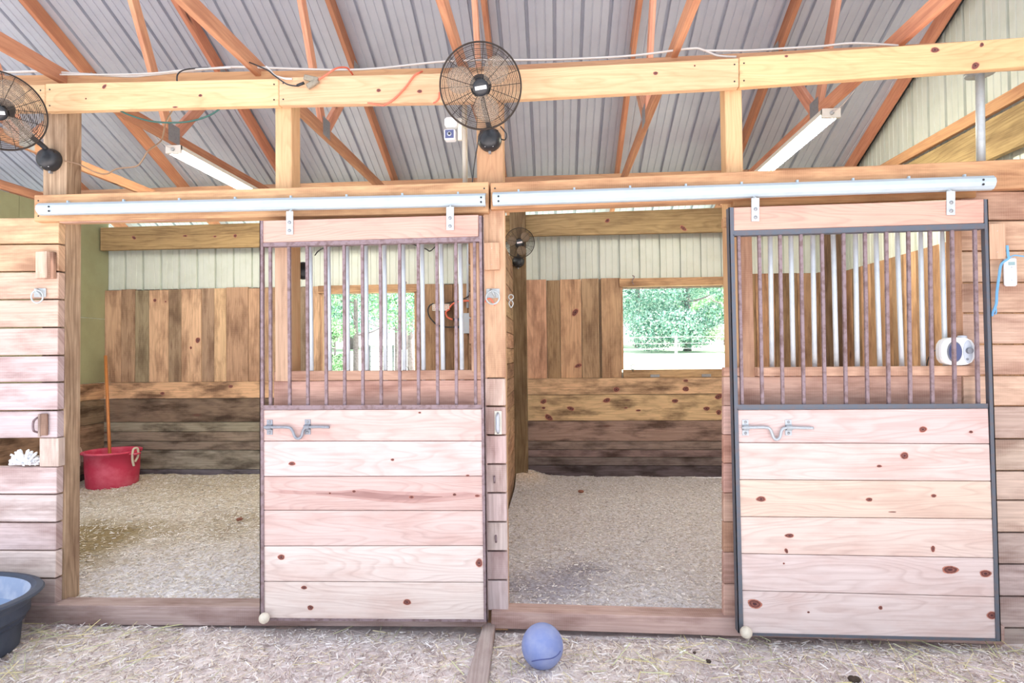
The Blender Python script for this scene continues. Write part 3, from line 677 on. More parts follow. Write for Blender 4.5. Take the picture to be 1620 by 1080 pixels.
door('sliding_stall_door', 'left sliding stall door of pinkish planks with rusty brown barred top', dict(
    l=(410.5, 416), r=(757, 764), wl=415, wr=757, bot=(982, 984), top=(415.5, 757, 349, 339.5, 384, 374), topc=(224, 154, 120),
    stl=(410.5, 415.8, 349, 411, 417.5, 979, -1, M_RUST), str=(757.5, 763.5, 341, 765.5, 771, 983, 1, M_RUST),
    rails=[(415.5, 758, 384, 374, 390, 381.5), (416.5, 763, 641, 640, 648, 646.5), (417.5, 766, 978, 980, 981.5, 983.5)],
    bars=[(a, lerp(389, 380, (a-415)/342), b, 641) for a, b in zip(bl, bb)],
    pl=([648, 697.5, 753.5, 807, 863.5, 919.5, 978], [646.5, 697.5, 753, 807.5, 863, 921, 981]), pxl=[(640, 416.7), (985, 418)], pxr=[(640, 762), (985, 766)],
    pc=[(232, 190, 180), (236, 204, 200), (224, 182, 172), (232, 196, 188), (242, 222, 214), (240, 220, 210)],
    streaks=[([(425, 777, 778), (452, 775, 781), (490, 777, 782), (530, 777, 786), (575, 773, 790), (600, 776, 793), (650, 778, 796), (690, 780, 794), (735, 778, 790), (762, 781, 786)], (208, 146, 134)), ([(500, 780, 781), (540, 779, 783), (565, 776, 786), (620, 782, 791), (665, 784, 790), (700, 785, 786)], (184, 118, 108))],
    knots=[(462, 733, 6, 3.2), (621, 727, 3, 2), (445, 881, 6, 4.5), (758, 890, 5.5, 7), (491, 961, 5, 4), (644, 952, 6.5, 4.8), (651, 786, 4, 2.5), (719, 782, 3, 2), (481, 929, 5, 3), (755, 784, 4, 2), (560, 777, 3, 2), (522, 780, 2, 1.5), (740, 752, 3, 1.5), (664, 652.5, 2.5, 1.5)],
    hang=[(452.5, 463.5, 334, 371), (706, 718, 327, 364)],
    latch=dict(mat=M_LATCH, rod=[(418, 675.5), (430, 675.5), (455, 675.7), (462, 680), (467, 691), (472, 693.5), (477, 690), (480, 680), (486, 676), (500, 675), (521, 675.5)], br=[(427, 675.5), (487, 675)])), M_RUST, M_RUST)
bt = [1168.3, 1200.7, 1233.7, 1266.7, 1300, 1334, 1368, 1401.7, 1436.7, 1470.7, 1505.7, 1541.7]
bb = [1174, 1206, 1238.3, 1271.7, 1305, 1338.3, 1372.3, 1406, 1440, 1475, 1510.7, 1547.3]
door('sliding_stall_door', 'right sliding stall door of knotty pale planks in a blue black barred frame', dict(
    l=(1152, 1161), r=(1557, 1563), wl=1160, wr=1557, bot=(1003, 1014), top=(1160.5, 1557, 328, 315, 365, 352.5), topc=(228, 152, 108),
    stl=(1153, 1160.5, 328, 1168, 1176, 1001, -1, M_DARKI), str=(1557, 1563, 315, 1576, 1584, 1014, 1, M_DARKI),
    rails=[(1160, 1558, 365, 353, 372.5, 361.5), (1166.5, 1563, 640, 638.3, 648, 645.5), (1176, 1577, 1001, 1010, 1005, 1014)],
    bars=[(a, lerp(371.5, 361, (a-1160)/397), b, 640) for a, b in zip(bt, bb)],
    pl=([648, 700, 758.5, 817, 875.5, 934, 1002], [645.5, 702, 761, 820.5, 882.5, 944, 1011]), pxl=[(640, 1166.5), (1005, 1176)], pxr=[(640, 1563), (1012, 1577)],
    pc=[(232, 192, 186), (236, 206, 196), (236, 202, 172), (240, 210, 194), (236, 212, 208), (236, 214, 210)],
    knots=[(1431, 720.5, 6, 5.5), (1460, 679, 6, 4.5, .3), (1204, 789, 7.5, 4.2), (1375, 790, 5, 3), (1477, 784, 4, 2.6), (1249, 847, 7, 3.2), (1244, 871, 2.5, 4, .4), (1503, 901, 12, 6), (1559, 907, 8.5, 5.5), (1194, 955, 11, 7, -.25), (1569, 973, 7, 6), (1476, 868, 3, 5), (1393, 961, 3, 3), (1279, 968, 2, 1.5), (1391, 737, 4, 2), (1240, 891, 1.5, 1.5), (1536, 683, 3, 2), (1412, 809.5, 6, .8)],
    hang=[(1189, 1201.5, 313, 350), (1498, 1511.5, 302, 340)],
    latch=dict(mat=M_LATCH2, rod=[(1174, 676.5), (1188, 676), (1212, 676), (1219, 680), (1224, 692), (1229, 695), (1234, 691), (1237, 680), (1244, 676.5), (1262, 676.5), (1287, 677)], br=[(1179, 676), (1247, 676)])), M_DARKI, M_DARKI)
# stay rollers at the foot of each door
for (px, py, r, lab) in ((418, 977.5, 8.6, 'round pale guide roller at the foot of the left door'), (1180.5, 1000, 9, 'round pale guide roller at the foot of the right door')):
    c = at(px, py, DY-.035); rr = r*3.1/F
    e = thing('guide_roller', lab, 'roller', (c.x, c.y, 0), 'door guide rollers')
    b = MB(Matrix.Translation(c)); b.lathe([(0, -rr)]+[(rr*math.cos(t), rr*math.sin(t)) for t in np.linspace(-1.4, 1.4, 12)]+[(0, rr)], (0, 0, 0), 20); b.build('ball', M_DIRTY, e)
    b = MB(); b.tube([(c.x, c.y+rr*.5, c.z), (c.x, c.y+.07, c.z), (c.x, c.y+.1, c.z-.0)], .008, 8); b.build('stem', M_RUST, e)

# fixed stall fronts behind the doors
def grille(name, label, jl, jr, low, pipes, ytop, ybot, seams, cols, jamb):
    Y = .005; e = thing(name, label, 'stall front', at((jl+jr)/2, 990, Y), 'fixed stall fronts')
    mb = MB(); ys = seams
    for i in range(len(ys)-1): mb.pf(low[0], low[1], ys[i], ys[i]-2, ys[i+1]-1, ys[i+1]-3, Y, .04, jit(cols[i % len(cols)], .03))
    mb.build('lower_boards', W_FRONT, e, bevel=.003)
    for (x0, x1, y0, x2, x3, y1, t) in jamb:
        j = MB(); j.quad(at(x2, y1, Y-.002), at(x3, y1, Y-.002), at(x1, y0, Y-.002), at(x0, y0, Y-.002), (0, .04, 0), t, (0, 0, 1)); j.build('jamb', W_FRONT, e, bevel=.002)
    for (xt, xb) in pipes:
        a, b = at(xt, ytop, Y+.02), at(xb, ybot+2, Y+.02); p = MB(); p.tube([b-(a-b).normalized()*.05, lerp(a, b, .5), a+(a-b).normalized()*.12], .0125, 12); p.build('pipe', M_PIPE, e)
    t = MB(); t.pf(low[0], low[1], ytop-28, ytop-36, ytop-14, ytop-22, Y+.002, .05, (206, 160, 110)); t.build('top_board', W_FRONT, e, bevel=.003)
    return e
grille('stall_front', 'fixed stall front with upright galvanised pipes behind the left door', 433, 771, (433, 771), 
       [(490.7, 493), (519, 522), (549, 550.7), (578.7, 580.7), (608, 610), (637.7, 640), (667.7, 670), (697.7, 701), (728, 731)], 390, 585,
       [587, 603, 645, 690, 735, 780, 826, 872, 918, 966], [(222, 176, 152), (222, 184, 168), (214, 180, 170)],
       [(434.5, 456, 360, 435.5, 458, 603, (230, 192, 160)), (743.5, 757.5, 372, 746, 760, 588, (224, 184, 150))])
grille('stall_front', 'fixed stall front with upright galvanised pipes behind the right door', 1143, 1520, (1145, 1522),
       [(1218.3, 1221.3), (1251, 1255), (1285.7, 1289), (1318, 1323.3), (1353.3, 1356.3), (1385.7, 1392), (1419.3, 1426.7), (1456, 1460.7), (1490, 1495.7)], 372, 579,
       [581, 596, 642, 688, 733, 780, 826, 874, 924, 975], [(218, 174, 146), (214, 174, 158), (216, 182, 166)],
       [(1171, 1189, 360, 1176, 1194.5, 596, (204, 160, 128)), (1503, 1521, 345, 1508, 1527, 582, (206, 160, 122))])

# ================================================================== METALWORK ON THE FRONT
def tiering(px, py, Y, label):
    c = at(px, py-7, Y); e = thing('tie_ring', label, 'ring', c, 'tie rings')
    b = MB(); b.box(c.x-.037, c.x+.037, c.y-.006, c.y, c.z-.026, c.z+.026); b.build('plate', M_GALV, e, bevel=.003)
    b = MB(); b.tube([(c.x-.012, c.y-.006, c.z+.02), (c.x, c.y-.028, c.z+.004), (c.x+.012, c.y-.006, c.z-.02)], .006, 8); b.build('staple', M_GALV, e)
    b = MB(); b.tube([(c.x+.036*math.cos(t), c.y-.022, c.z-.024+.036*math.sin(t)) for t in np.linspace(0, 2*PI, 29)[:-1]], .0045, 8, closed=True); b.build('ring', M_GALV, e)
tiering(780, 471, -.004, 'zinc tie ring on a plate on the middle pillar')
tiering(64, 470, -.004, 'zinc tie ring on a plate on the left wall boards')
c = at(788, 668, -.003)
e = thing('door_pull', 'flat pale pull handle screwed to the middle pillar boards', 'handle', c)
b = MB(); b.box(c.x-.02, c.x+.02, c.y-.004, c.y, c.z-.065, c.z+.062); b.build('plate', M_CREAM, e, bevel=.004)
b = MB(); b.tube(smooth([(c.x, c.y-.003, c.z-.045), (c.x, c.y-.028, c.z-.035), (c.x, c.y-.03, c.z), (c.x, c.y-.028, c.z+.03), (c.x, c.y-.003, c.z+.04)]), .011, 8); b.build('grip', M_GREYBOX, e)
for s in (-.055, .05):
    b = MB(Matrix.Translation((c.x, c.y-.004, c.z+s)) @ Matrix.Rotation(PI/2, 4, 'X')); b.lathe([(.007, 0), (.006, .003), (0, .004)], (0, 0, 0), 10); b.build('screw', M_GUSSET, e)
c = at(68, 671, -.002)
e = thing('slot_latch', 'old door latch plate with a dark slot on the left wall boards', 'latch', c)
b = MB(); b.box(c.x-.022, c.x-.008, c.y-.012, c.y, c.z-.07, c.z+.06, (200, 182, 172)); b.build('guide', W_FRONT, e, bevel=.002)
b = MB(); b.box(c.x-.006, c.x+.034, c.y-.014, c.y, c.z-.062, c.z+.062, (150, 112, 88)); b.build('slide_block', W_KICK, e, bevel=.003)
b = MB(); b.tube(smooth([(c.x-.028, c.y-.003, c.z-.045), (c.x-.03, c.y-.03, c.z-.03), (c.x-.03, c.y-.03, c.z+.02), (c.x-.028, c.y-.003, c.z+.04)]), .006, 8); b.build('grip', M_RUST, e)
for (px, py) in ((782, 758.5), (784.5, 852)):
    c = at(px, py, -.003); b = MB(); b.tube([(c.x, c.y, c.z+.018), (c.x+.001, c.y-.012, c.z+.012), (c.x+.002, c.y-.014, c.z-.016)], .0055, 8)
    tag(b.build('bent_nail', M_RUST), 'bent nail in a pillar board, the %s of the two below the pull handle' % ('upper' if py < 800 else 'lower'), 'nail', 'bent nails on the middle pillar')
# snap clip hanging at the stall side of the pillar
c = at(808.5, 470, .2); e = thing('snap_clip', 'small metal snap clip hanging on the inner side of the middle pillar', 'clip', c)
b = MB(); b.tube([(c.x+.002, c.y-.01+.016*math.cos(t), c.z+.016*math.sin(t)) if False else (c.x+.014*math.cos(t), c.y-.01, c.z+.014*math.sin(t)) for t in np.linspace(0, 2*PI, 17)[:-1]], .0035, 6, closed=True); b.build('eye', M_GALV, e)
b = MB(); b.tube(smooth([(c.x, c.y-.01, c.z-.014), (c.x-.012, c.y-.01, c.z-.035), (c.x, c.y-.01, c.z-.06), (c.x+.012, c.y-.01, c.z-.038), (c.x+.003, c.y-.01, c.z-.018)]), .0035, 6); b.build('hook', M_GALV, e)

# thermometer on twine
c = at(1595.5, 431, -.004); e = thing('thermometer', 'white plastic thermometer with a small display, hung on blue twine on the right wall', 'thermometer', c)
b = MB(); b.box(c.x-.031, c.x+.031, c.y-.022, c.y, c.z-.072, c.z+.075); b.build('case', M_WHITE, e, bevel=.008)
b = MB(); b.box(c.x-.016, c.x+.016, c.y-.0235, c.y-.02, c.z+.034, c.z+.052); b.build('display', M_LCD, e)
b = MB(Matrix.Translation((c.x, c.y-.022, c.z+.024)) @ Matrix.Rotation(PI/2, 4, 'X')); b.lathe([(.004, 0), (.004, .002), (0, .002)], (0, 0, 0), 10); b.build('button', M_GREYBOX, e)
b = MB(Matrix.Translation((c.x, c.y-.022, c.z-.042)) @ Matrix.Rotation(PI/2, 4, 'X')); b.lathe([(.006, 0), (.004, .0015), (0, .0015)], (0, 0, 0), 3); b.build('emblem', M_GREYBOX, e)
b = MB()
for dx in (0, 2.2): b.tube(smooth([at(x+dx, y, -.03) for x, y in ((1592, 388), (1593.5, 402), (1594, 409), (1583, 418), (1579, 440), (1576, 462), (1575, 480), (1570, 493), (1568, 500))]), .0038, 6)
b.tube(smooth([at(x, y, -.03) for x, y in ((1594, 409), (1604, 404), (1616, 405), (1640, 408))]), .0035, 6)
b.tube(smooth([at(x, y, -.03) for x, y in ((1575, 484), (1576, 494), (1574, 497))]), .004, 6)
tag(b.build('blue_twine', M_BLUE), 'pale blue twine draped over the thermometer on the right wall', 'twine')

# radio on the ledge
c = at(1514, 578.5, -.045)
lb = MB(); lb.quad(at(1199, 595, -.055), at(1545, 594, -.055), at(1545, 578.5, -.055), at(1199, 581, -.055), (0, .058, 0), (222, 180, 152)); tag(lb.build('ledge_board', W_FRONT, bevel=.003), 'narrow ledge board behind the right door bars, with the white radio on it', 'board'); e = thing('radio', 'white portable radio standing on the ledge behind the bars of the right door', 'radio', c)
hw = (at(1542, 560, -.045).x-at(1487, 560, -.045).x)/2; hh = at(1515, 534, -.045).z-c.z
b = MB(); vs = []; fs = []; n = 24
for yy, k in ((0, .93), (.012, 1), (.042, 1), (.048, .9)):
    for i in range(n):
        a = 2*PI*i/n; q = (abs(math.cos(a))**3.2+abs(math.sin(a))**3.2)**(-1/3.2)
        vs.append((c.x+hw*k*math.cos(a)*q, c.y-.01+yy, c.z+hh/2+.002+hh/2*k*math.sin(a)*q))
for j in range(3):
    for i in range(n): fs.append((j*n+i, j*n+(i+1) % n, (j+1)*n+(i+1) % n, (j+1)*n+i))
fs += [tuple(range(n)), tuple(3*n+i for i in range(n))[::-1]]
b.add(vs, fs, smooth=False); b.build('body', M_WHITE, e, bevel=.003)
def disc(cx, cz, rx, rz, yy, th, mat, nm, par):
    b = MB(); vs = [(cx+rx*math.cos(2*PI*i/24), yy, cz+rz*math.sin(2*PI*i/24)) for i in range(24)]+[(cx+rx*.9*math.cos(2*PI*i/24), yy-th, cz+rz*.9*math.sin(2*PI*i/24)) for i in range(24)]
    b.add(vs, [(i, (i+1) % 24, 24+(i+1) % 24, 24+i) for i in range(24)]+[tuple(range(24, 48))]); return b.build(nm, mat, par)
zc = c.z+hh/2
disc(c.x-.016, zc, .038, .055, c.y-.009, .006, M_KNOB, 'speaker_ring', e); disc(c.x-.016, zc, .032, .048, c.y-.015, .002, M_NAVY, 'speaker', e)
disc(c.x+.048, zc, .024, .06, c.y-.009, .005, M_GREYBOX, 'control_panel', e); disc(c.x+.05, zc+.005, .016, .016, c.y-.014, .014, M_KNOB, 'tuning_knob', e)
disc(c.x+.042, zc-.038, .006, .006, c.y-.014, .004, M_KNOB, 'button', e)
b = MB(); b.lathe([(.022, 0), (.02, .012), (0, .014)], (c.x+.035, c.y+.01, c.z+hh-.002), 14); b.build('volume_dial', M_GREYBOX, e)
b = MB(); b.tube([at(1506, 534, .1), at(1500, 434, .1)], .0022, 6); b.build('antenna', M_CREAM, e)
b = MB(); b.tube(smooth([at(x, y, .1) for x, y in ((1491, 548), (1478, 555), (1469, 566), (1466, 579))]), .003, 6); b.build('power_cord', M_BLACK, e)

# white cotton bundle
c = at(39, 724, .03); zl = at(39, 738, .0).z
b = MB()
for k in range(90):
    u = random.uniform(-1, 1); ph = random.uniform(0, 2*PI); r = math.sqrt(1-u*u)
    d = Vector((r*math.cos(ph)*.085, r*math.sin(ph)*.035, abs(u)*.075))
    o = Vector((c.x, c.y, zl+.008)); mid = o+d*.75; tip = o+d
    side = Vector((random.uniform(-.02, .02), random.uniform(-.01, .01), random.uniform(-.012, .012)))
    tip2 = tip+side; tip2.z = max(tip2.z, zl+.007)
    b.tube(smooth([o+d*.2, mid+side*.3, tip+side*.5, tip2], 3), .0065, 6)
tag(b.build('cotton_rope_bundle', M_COTTON), 'bunched white cotton rope tassel in the gap of the left wall', 'rope')

# ================================================================== FANS
def fan(center, facing, R, base, basen, label, rolla=0, blades=3, blade_mat=M_BLADE, cordpts=None, nf=26):
    center = Vector(center); base = Vector(base); f = Vector(facing).normalized()
    q = f.to_track_quat('Z', 'Y'); M = Matrix.Translation(center) @ q.to_matrix().to_4x4() @ Matrix.Rotation(rolla, 4, 'Z')
    e = thing('wall_fan', label, 'fan', base, 'wall fans')
    dome = lambda r: .055*(1-(r/R)**2.4)
    b = MB(M); wr = .00135
    for r in np.linspace(.05*R/.205, R*.985, nf): b.tube([(r*math.cos(t), r*math.sin(t), dome(r)) for t in np.linspace(0, 2*PI, 53)[:-1]], wr, 4, closed=True)
    for k in range(9):
        a = 2*PI*k/9+.1; b.tube([(r*math.cos(a), r*math.sin(a), dome(r)+.002) for r in np.linspace(.035, R, 9)], .0017, 5)
    b.build('front_guard', M_WIRE, e)
    b = MB(M)
    for r in np.linspace(.07*R/.205, R*.985, nf//2+3): b.tube([(r*math.cos(t), r*math.sin(t), -.085*(1-(r/R)**3)-.012) for t in np.linspace(0, 2*PI, 45)[:-1]], wr, 4, closed=True)
    for k in range(9):
        a = 2*PI*k/9+.4; b.tube([(r*math.cos(a), r*math.sin(a), -.085*(1-(r/R)**3)-.014) for r in np.linspace(.05, R, 9)], .0017, 5)
    b.build('rear_guard', M_WIRE, e)
    b = MB(M); b.tube([(R*math.cos(t), R*math.sin(t), -.005) for t in np.linspace(0, 2*PI, 65)[:-1]], .0045, 8, closed=True); b.build('rim', M_WIRE, e)
    for k in range(blades):
        a0 = 2*PI*k/blades+.7; b = MB(M @ Matrix.Rotation(a0, 4, 'Z')); vs = []; fs = []; nr, na = 8, 7
        for i in range(nr):
            r = lerp(.03, R*.86, i/(nr-1)); wdt = (.35+.42*math.sin(PI*min(1, (i/(nr-1))*.85+.1)))*.95
            for j in range(na):
                t = (j/(na-1)-.5); a = t*wdt*1.7+.12*(r/R); rr = r*(1-.10*(2*t)**2*(i/(nr-1))); vs.append((rr*math.cos(a), rr*math.sin(a), -.03+.035*t*(r/R+.3)))
        for i in range(nr-1):
            for j in range(na-1): fs.append((i*na+j, i*na+j+1, (i+1)*na+j+1, (i+1)*na+j))
        b.add(vs, fs, smooth=True); o = b.build('blade', blade_mat, e); sm = o.modifiers.new('thickness', 'SOLIDIFY'); sm.thickness = .002
    b = MB(M); b.lathe([(0, -.17), (.04, -.165), (.052, -.13), (.055, -.09), (.05, -.075), (.03, -.07), (.012, -.03), (.028, -.028), (.03, .0), (0, .005)], (0, 0, 0), 28); b.build('motor', M_BLACK, e)
    b = MB(M); b.lathe([(0, .048), (.038, .05), (.04, .054), (.037, .060), (.02, .062), (0, .0625)], (0, 0, 0), 32); hub = b.build('hub_cap', M_BLACK, e)
    b = MB(M @ Matrix.Rotation(.17-rolla, 4, 'Z')); b.box(-.028, .028, -.0085, .0085, .0615, .0645); b.build('name_plate', M_WHITE, hub)
    b = MB(M @ Matrix.Rotation(.17-rolla, 4, 'Z'))
    for k in range(6):
        x = -.022+k*.0085; b.box(x, x+.0013, -.004, .0045, .0645, .0652); b.box(x, x+.005, .0032, .0045, .0645, .0652)
        if k % 2: b.box(x, x+.005, -.001, .0004, .0645, .0652)
        else: b.box(x+.0038, x+.005, -.004, .0045, .0645, .0652)
    b.build('lettering', M_RED2, hub)
    bk = M @ Vector((0, 0, -.13)); bn = Vector(basen).normalized(); top = base+bn*.02+Vector((0, 0, .055))
    b = MB(); b.tube(smooth([bk, lerp(bk, top, .45)+Vector((0, .0, -.02)), top+bn*.02, base+bn*.03]), .014, 10); b.build('arm', M_BLACK, e)
    qb = bn.to_track_quat('Z', 'Y'); MB_ = Matrix.Translation(base) @ qb.to_matrix().to_4x4()
    b = MB(MB_); k = R/.205; b.lathe([(.066, 0), (.067, .012), (.064, .03), (.055, .05), (.036, .063), (0, .068)], (0, 0, 0), 32); bo = b.build('base', M_BLACK, e)
    for j in range(4):
        xx = (-.021+j*.014)
        b = MB(MB_); b.box(xx-.003, xx+.003, -.052, -.042, .04, .05); b.build('indicator', M_WHITE, bo)
    for sx, sy in ((-.045, .035), (.045, .035), (.048, -.02)):
        b = MB(MB_); b.lathe([(.007, .03), (.007, .042), (0, .043)], (sx, sy, 0), 10); b.build('screw_hole', M_WIRE, bo)
    b = MB(MB_); b.box(-.007, .007, -.078, -.062, 0, .018); b.build('hanging_tab', M_GUSSET, bo)
    if cordpts: b = MB(); b.tube(smooth(cordpts), .0035, 6); b.build('cord', M_BLACK, e)
    return e
c1 = at(760.5, 137.5, -.33); b1 = at(775, 222, .05)
fan(c1, (.12, -1, -.52), 65*(3.25-.33)/F, b1, (0, -1, 0), 'large round black fan at the middle, on the thick pine post', cordpts=[at(x, y, Y) for x, y, Y in ((792, 200, -.02), (801, 212, -.05), (799, 221, -.03), (793, 220, 0))])
b = MB(); b.tube(smooth([at(x, y, Y) for x, y, Y in ((772, 204, -.06), (760, 214, -.06), (755, 232, -.03), (750, 262, .03), (747, 290, .05))]), .0035, 6); tag(b.build('power_wire', M_BLACK), 'thin black cord hanging down beside the base of the middle fan', 'cord')
c2 = at(0, 176, -.30); b2 = at(82, 254, .05)
fan(c2, (.75, -1, -.62), .2, b2, (0, -1, 0), 'large round black fan at the left edge, on the brown left post', rolla=.4)
c3 = at(822, 384, YB-.48); b3 = at(820, 414, YB-.26)
fan(c3, (.06, -1, -.12), 23.5*(3.25+YB-.48)/F, b3, (0, -1, 0), 'small black fan with beige blades on the post inside the right stall', blade_mat=plain('beige fan blade', (150, 128, 104), .5), nf=14)
cc = at(480, 428, .25)
mbf = MB(Matrix.Translation(cc) @ Matrix.Rotation(PI/2, 4, 'X') @ Matrix.Rotation(.5, 4, 'Y')); mbf.lathe([(.052, -.02), (.053, .0), (.045, .02), (.03, .028), (0, .03)], (0, 0, 0), 20)

# ================================================================== STRIP LIGHTS
def strip(px, py, X, y1, label):
    a = atx(px, py, X); e = thing('strip_light', label, 'light', (X, a.y, a.z), 'fluorescent strip lights')
    z = 3.165; y0 = a.y; w2 = .062
    b = MB(); b.box(X-w2, X+w2, y0, y1, z-.035, z); b.box(X-w2, X+w2, y0-.004, y0+.02, z-.065, z); b.box(X-w2, X+w2, y1-.02, y1, z-.06, z)
    b.build('housing', M_LAMP, e, bevel=.002)
    for s in (-1, 1):
        b = MB(); b.tube([(X+s*.034, y0+.022, z-.052), (X+s*.034, y1-.022, z-.052)], .014, 12); b.build('tube', M_TUBE, e)
    b = MB(Matrix.Translation((X, y0-.004, z-.035)) @ Matrix.Rotation(PI/2, 4, 'X')); b.lathe([(.014, 0), (.014, .012), (.006, .016), (0, .016)], (0, 0, 0), 12); b.build('cable_gland', M_GALV, e)
    b = MB(); b.tube(smooth([(X, y0-.02, z-.035), (X+(.05 if X > 0 else -.05), y0-.05, z), (X+(.1 if X > 0 else -.08), y0-.12, z+.07)]), .004, 6); b.build('cable', M_FLEX, e)
strip(274, 256, -2.96, 2.75, 'lit fluorescent strip light under the truss left of the second post')
strip(1316, 214, 1.92, 2.45, 'lit fluorescent strip light at the right, under a truss chord above the right door')

# ================================================================== POLES, CABLES, CAMERA
def vpole(px0, y0, y1, Y, r, mat, name, label, cat):
    a, b_ = at(px0[0], y0, Y), at(px0[1], y1, Y); b = MB(); b.tube([b_, lerp(a, b_, .5), a], r, 14); return b, a, b_
a, b_ = at(1550, 115, .12), at(1551.5, 262, .12)
e = thing('steel_pole', 'grey steel pole standing between the right header and the tie beam', 'pole', b_)
b = MB(); b.tube([b_-Vector((0, 0, .1)), a], .021, 14); b.build('pole', M_GALV, e)
b = MB(); b.lathe([(.068, -.012), (.07, 0), (0, 0)], a, 20); b.build('flange', M_GUSSET, e)
a, b_ = at(735, 166, .28), at(736, 296, .28); b = MB(); b.tube([b_, a], .0155, 12); tag(b.build('white_pipe', M_CREAM), 'white plastic pipe running up left of the middle post', 'pipe')
c = at(712, 214, .05); e = thing('security_camera', 'small white camera with a square face hanging left of the middle fan', 'camera', c)
s = 3.3/F; b = MB(); b.box(c.x-.031, c.x+.031, c.y-.02, c.y+.03, c.z-.03, c.z+.03); h = b.build('housing', M_WHITE, e, bevel=.006)
b = MB(); b.box(c.x-.024, c.x+.024, c.y-.023, c.y-.019, c.z-.023, c.z+.023); h = b.build('face', M_NAVY, e); 
for nm, r, mt, dd in (('lens_ring', .012, M_GREYBOX, .026), ('lens', .007, M_BLACK, .029)):
    b = MB(Matrix.Translation((c.x, c.y-.02, c.z)) @ Matrix.Rotation(PI/2, 4, 'X')); b.lathe([(r, 0), (r, dd-.02), (0, dd-.02)], (0, 0, 0), 14); b.build(nm, mt, e)
c5 = at(714, 195, .07); b = MB(); b.box(c5.x-.035, c5.x+.035, c5.y-.03, c5.y+.03, c5.z-.028, c5.z+.03); b.build('mount', M_WHITE, e, bevel=.012)
b = MB(); b.box(c5.x+.035, c5.x+.06, c5.y, c5.y+.02, c.z-.02, c5.z+.03); b.tube([(c5.x+.05, c5.y+.01, c5.z), (c5.x+.06, .2, c5.z+.02), (c5.x+.055, .19, c5.z+.14)], .006, 8); b.build('bracket', M_CREAM, e, bevel=.002)

def cord(pts, Y, r, mat, name, label, cat='cord', n=6):
    b = MB(); b.tube(smooth([at(p[0], p[1], p[2] if len(p) > 2 else Y) for p in pts]), r, n); return tag(b.build(name, mat), label, cat)
cord([(-60, 112), (10, 114), (65, 113), (130, 117), (200, 121), (235, 119), (290, 113), (340, 108), (372, 106), (420, 107)], .14, .007, M_FLEX, 'flexible_conduit', 'white flexible conduit lying along the tie beam at the left', 'conduit')
cord([(95, 118), (170, 118), (240, 116), (300, 110), (366, 107)], .10, .005, M_FLEX, 'white_wire', 'thin white cable running beside the conduit at the left', 'cable')
cord([(420, 107), (470, 109), (540, 110.5), (600, 108), (693, 98), (760, 95), (827, 95), (900, 93.5), (1000, 88), (1090, 77), (1112, 79), (1135, 88), (1165, 90)], .12, .006, M_FLEX, 'flexible_conduit', 'white flexible conduit arching over the tie beam behind the middle fan', 'conduit')
cord([(1112, 80), (1180, 80), (1250, 76), (1300, 73), (1345, 68.5), (1390, 70), (1421, 72)], .12, .006, M_FLEX, 'flexible_conduit', 'white flexible conduit on top of the tie beam at the right', 'conduit')
cord([(552, 156.5, .03), (600, 166, -.01), (610, 165, -.01), (622, 158, -.01), (640, 140, -.01), (655, 120, -.01), (663, 115, 0), (668, 113, .06)], 0, .0052, M_ORANGE, 'extension_cord', 'orange cord crossing the front of the tie beam on a slant', 'cord')
cord([(504, 126, -.02), (518, 117, -.01), (530, 109, 0), (540, 106.5, .05), (550, 108, .1), (558, 118, .16)], 0, .0052, M_ORANGE, 'extension_cord', 'orange cord leaving the taupe plug over the top of the tie beam', 'cord')
cord([(695, 146, -.012), (694, 155, -.012), (688, 162, .0), (680, 162, .05)], 0, .0052, M_ORANGE, 'extension_cord', 'short bit of orange cord showing left of the middle fan', 'cord')
cord([(393, 98, .05), (410, 105), (425, 112), (432, 118), (450, 131), (460, 135), (470, 136)], -.02, .004, M_BLACK, 'power_wire', 'thin black cord running into the taupe plug on the tie beam', 'cord')
cord([(421, 105), (428, 112), (436, 120), (450, 124), (462, 125)], -.01, .006, M_FLEX, 'white_wire', 'short loose white cable end above the second post', 'cable')
cord([(280, 128, -.004), (281, 118, .0), (290, 111, .05), (310, 108, .1), (330, 107, .12)], 0, .004, M_BLACK, 'power_wire', 'short black cord looping over the tie beam above the green cable', 'cord')
cord([(188, 174, .03), (205, 182, .03), (235, 191, .05), (265, 194, .05), (300, 192, .05), (330, 183, .05), (348, 172, .04)], 0, .005, M_GREENC, 'green_wire', 'dark green cord sagging under the tie beam at the left', 'cord')
cord([(100, 254, .04), (125, 260), (150, 272), (168, 275), (185, 267), (215, 263), (226, 252), (235, 238), (255, 222, .3), (262, 195, .2), (273, 174, .06)], .1, .0045, M_BROWNC, 'brown_wire', 'brown cord wandering from the left fan base up to the tie beam', 'cord')
e = thing('cord_plug', 'taupe three way plug with a black plug in it on the tie beam', 'plug', at(490, 132, -.02))
p = [at(x, y, -.022) for x, y in ((503, 127), (481, 122), (478, 133), (490, 142))]
b = MB(); b.bar(p[0], p[1], .03, .018, up=(0, 1, 0)); b.bar(p[0], at(486, 138, -.022), .03, .022, up=(0, 1, 0)); b.build('body', M_TAUPE, e, bevel=.004)
b = MB(); b.tube([at(470, 135.5, -.02), at(481, 131, -.02)], .008, 8); b.build('black_plug', M_BLACK, e)

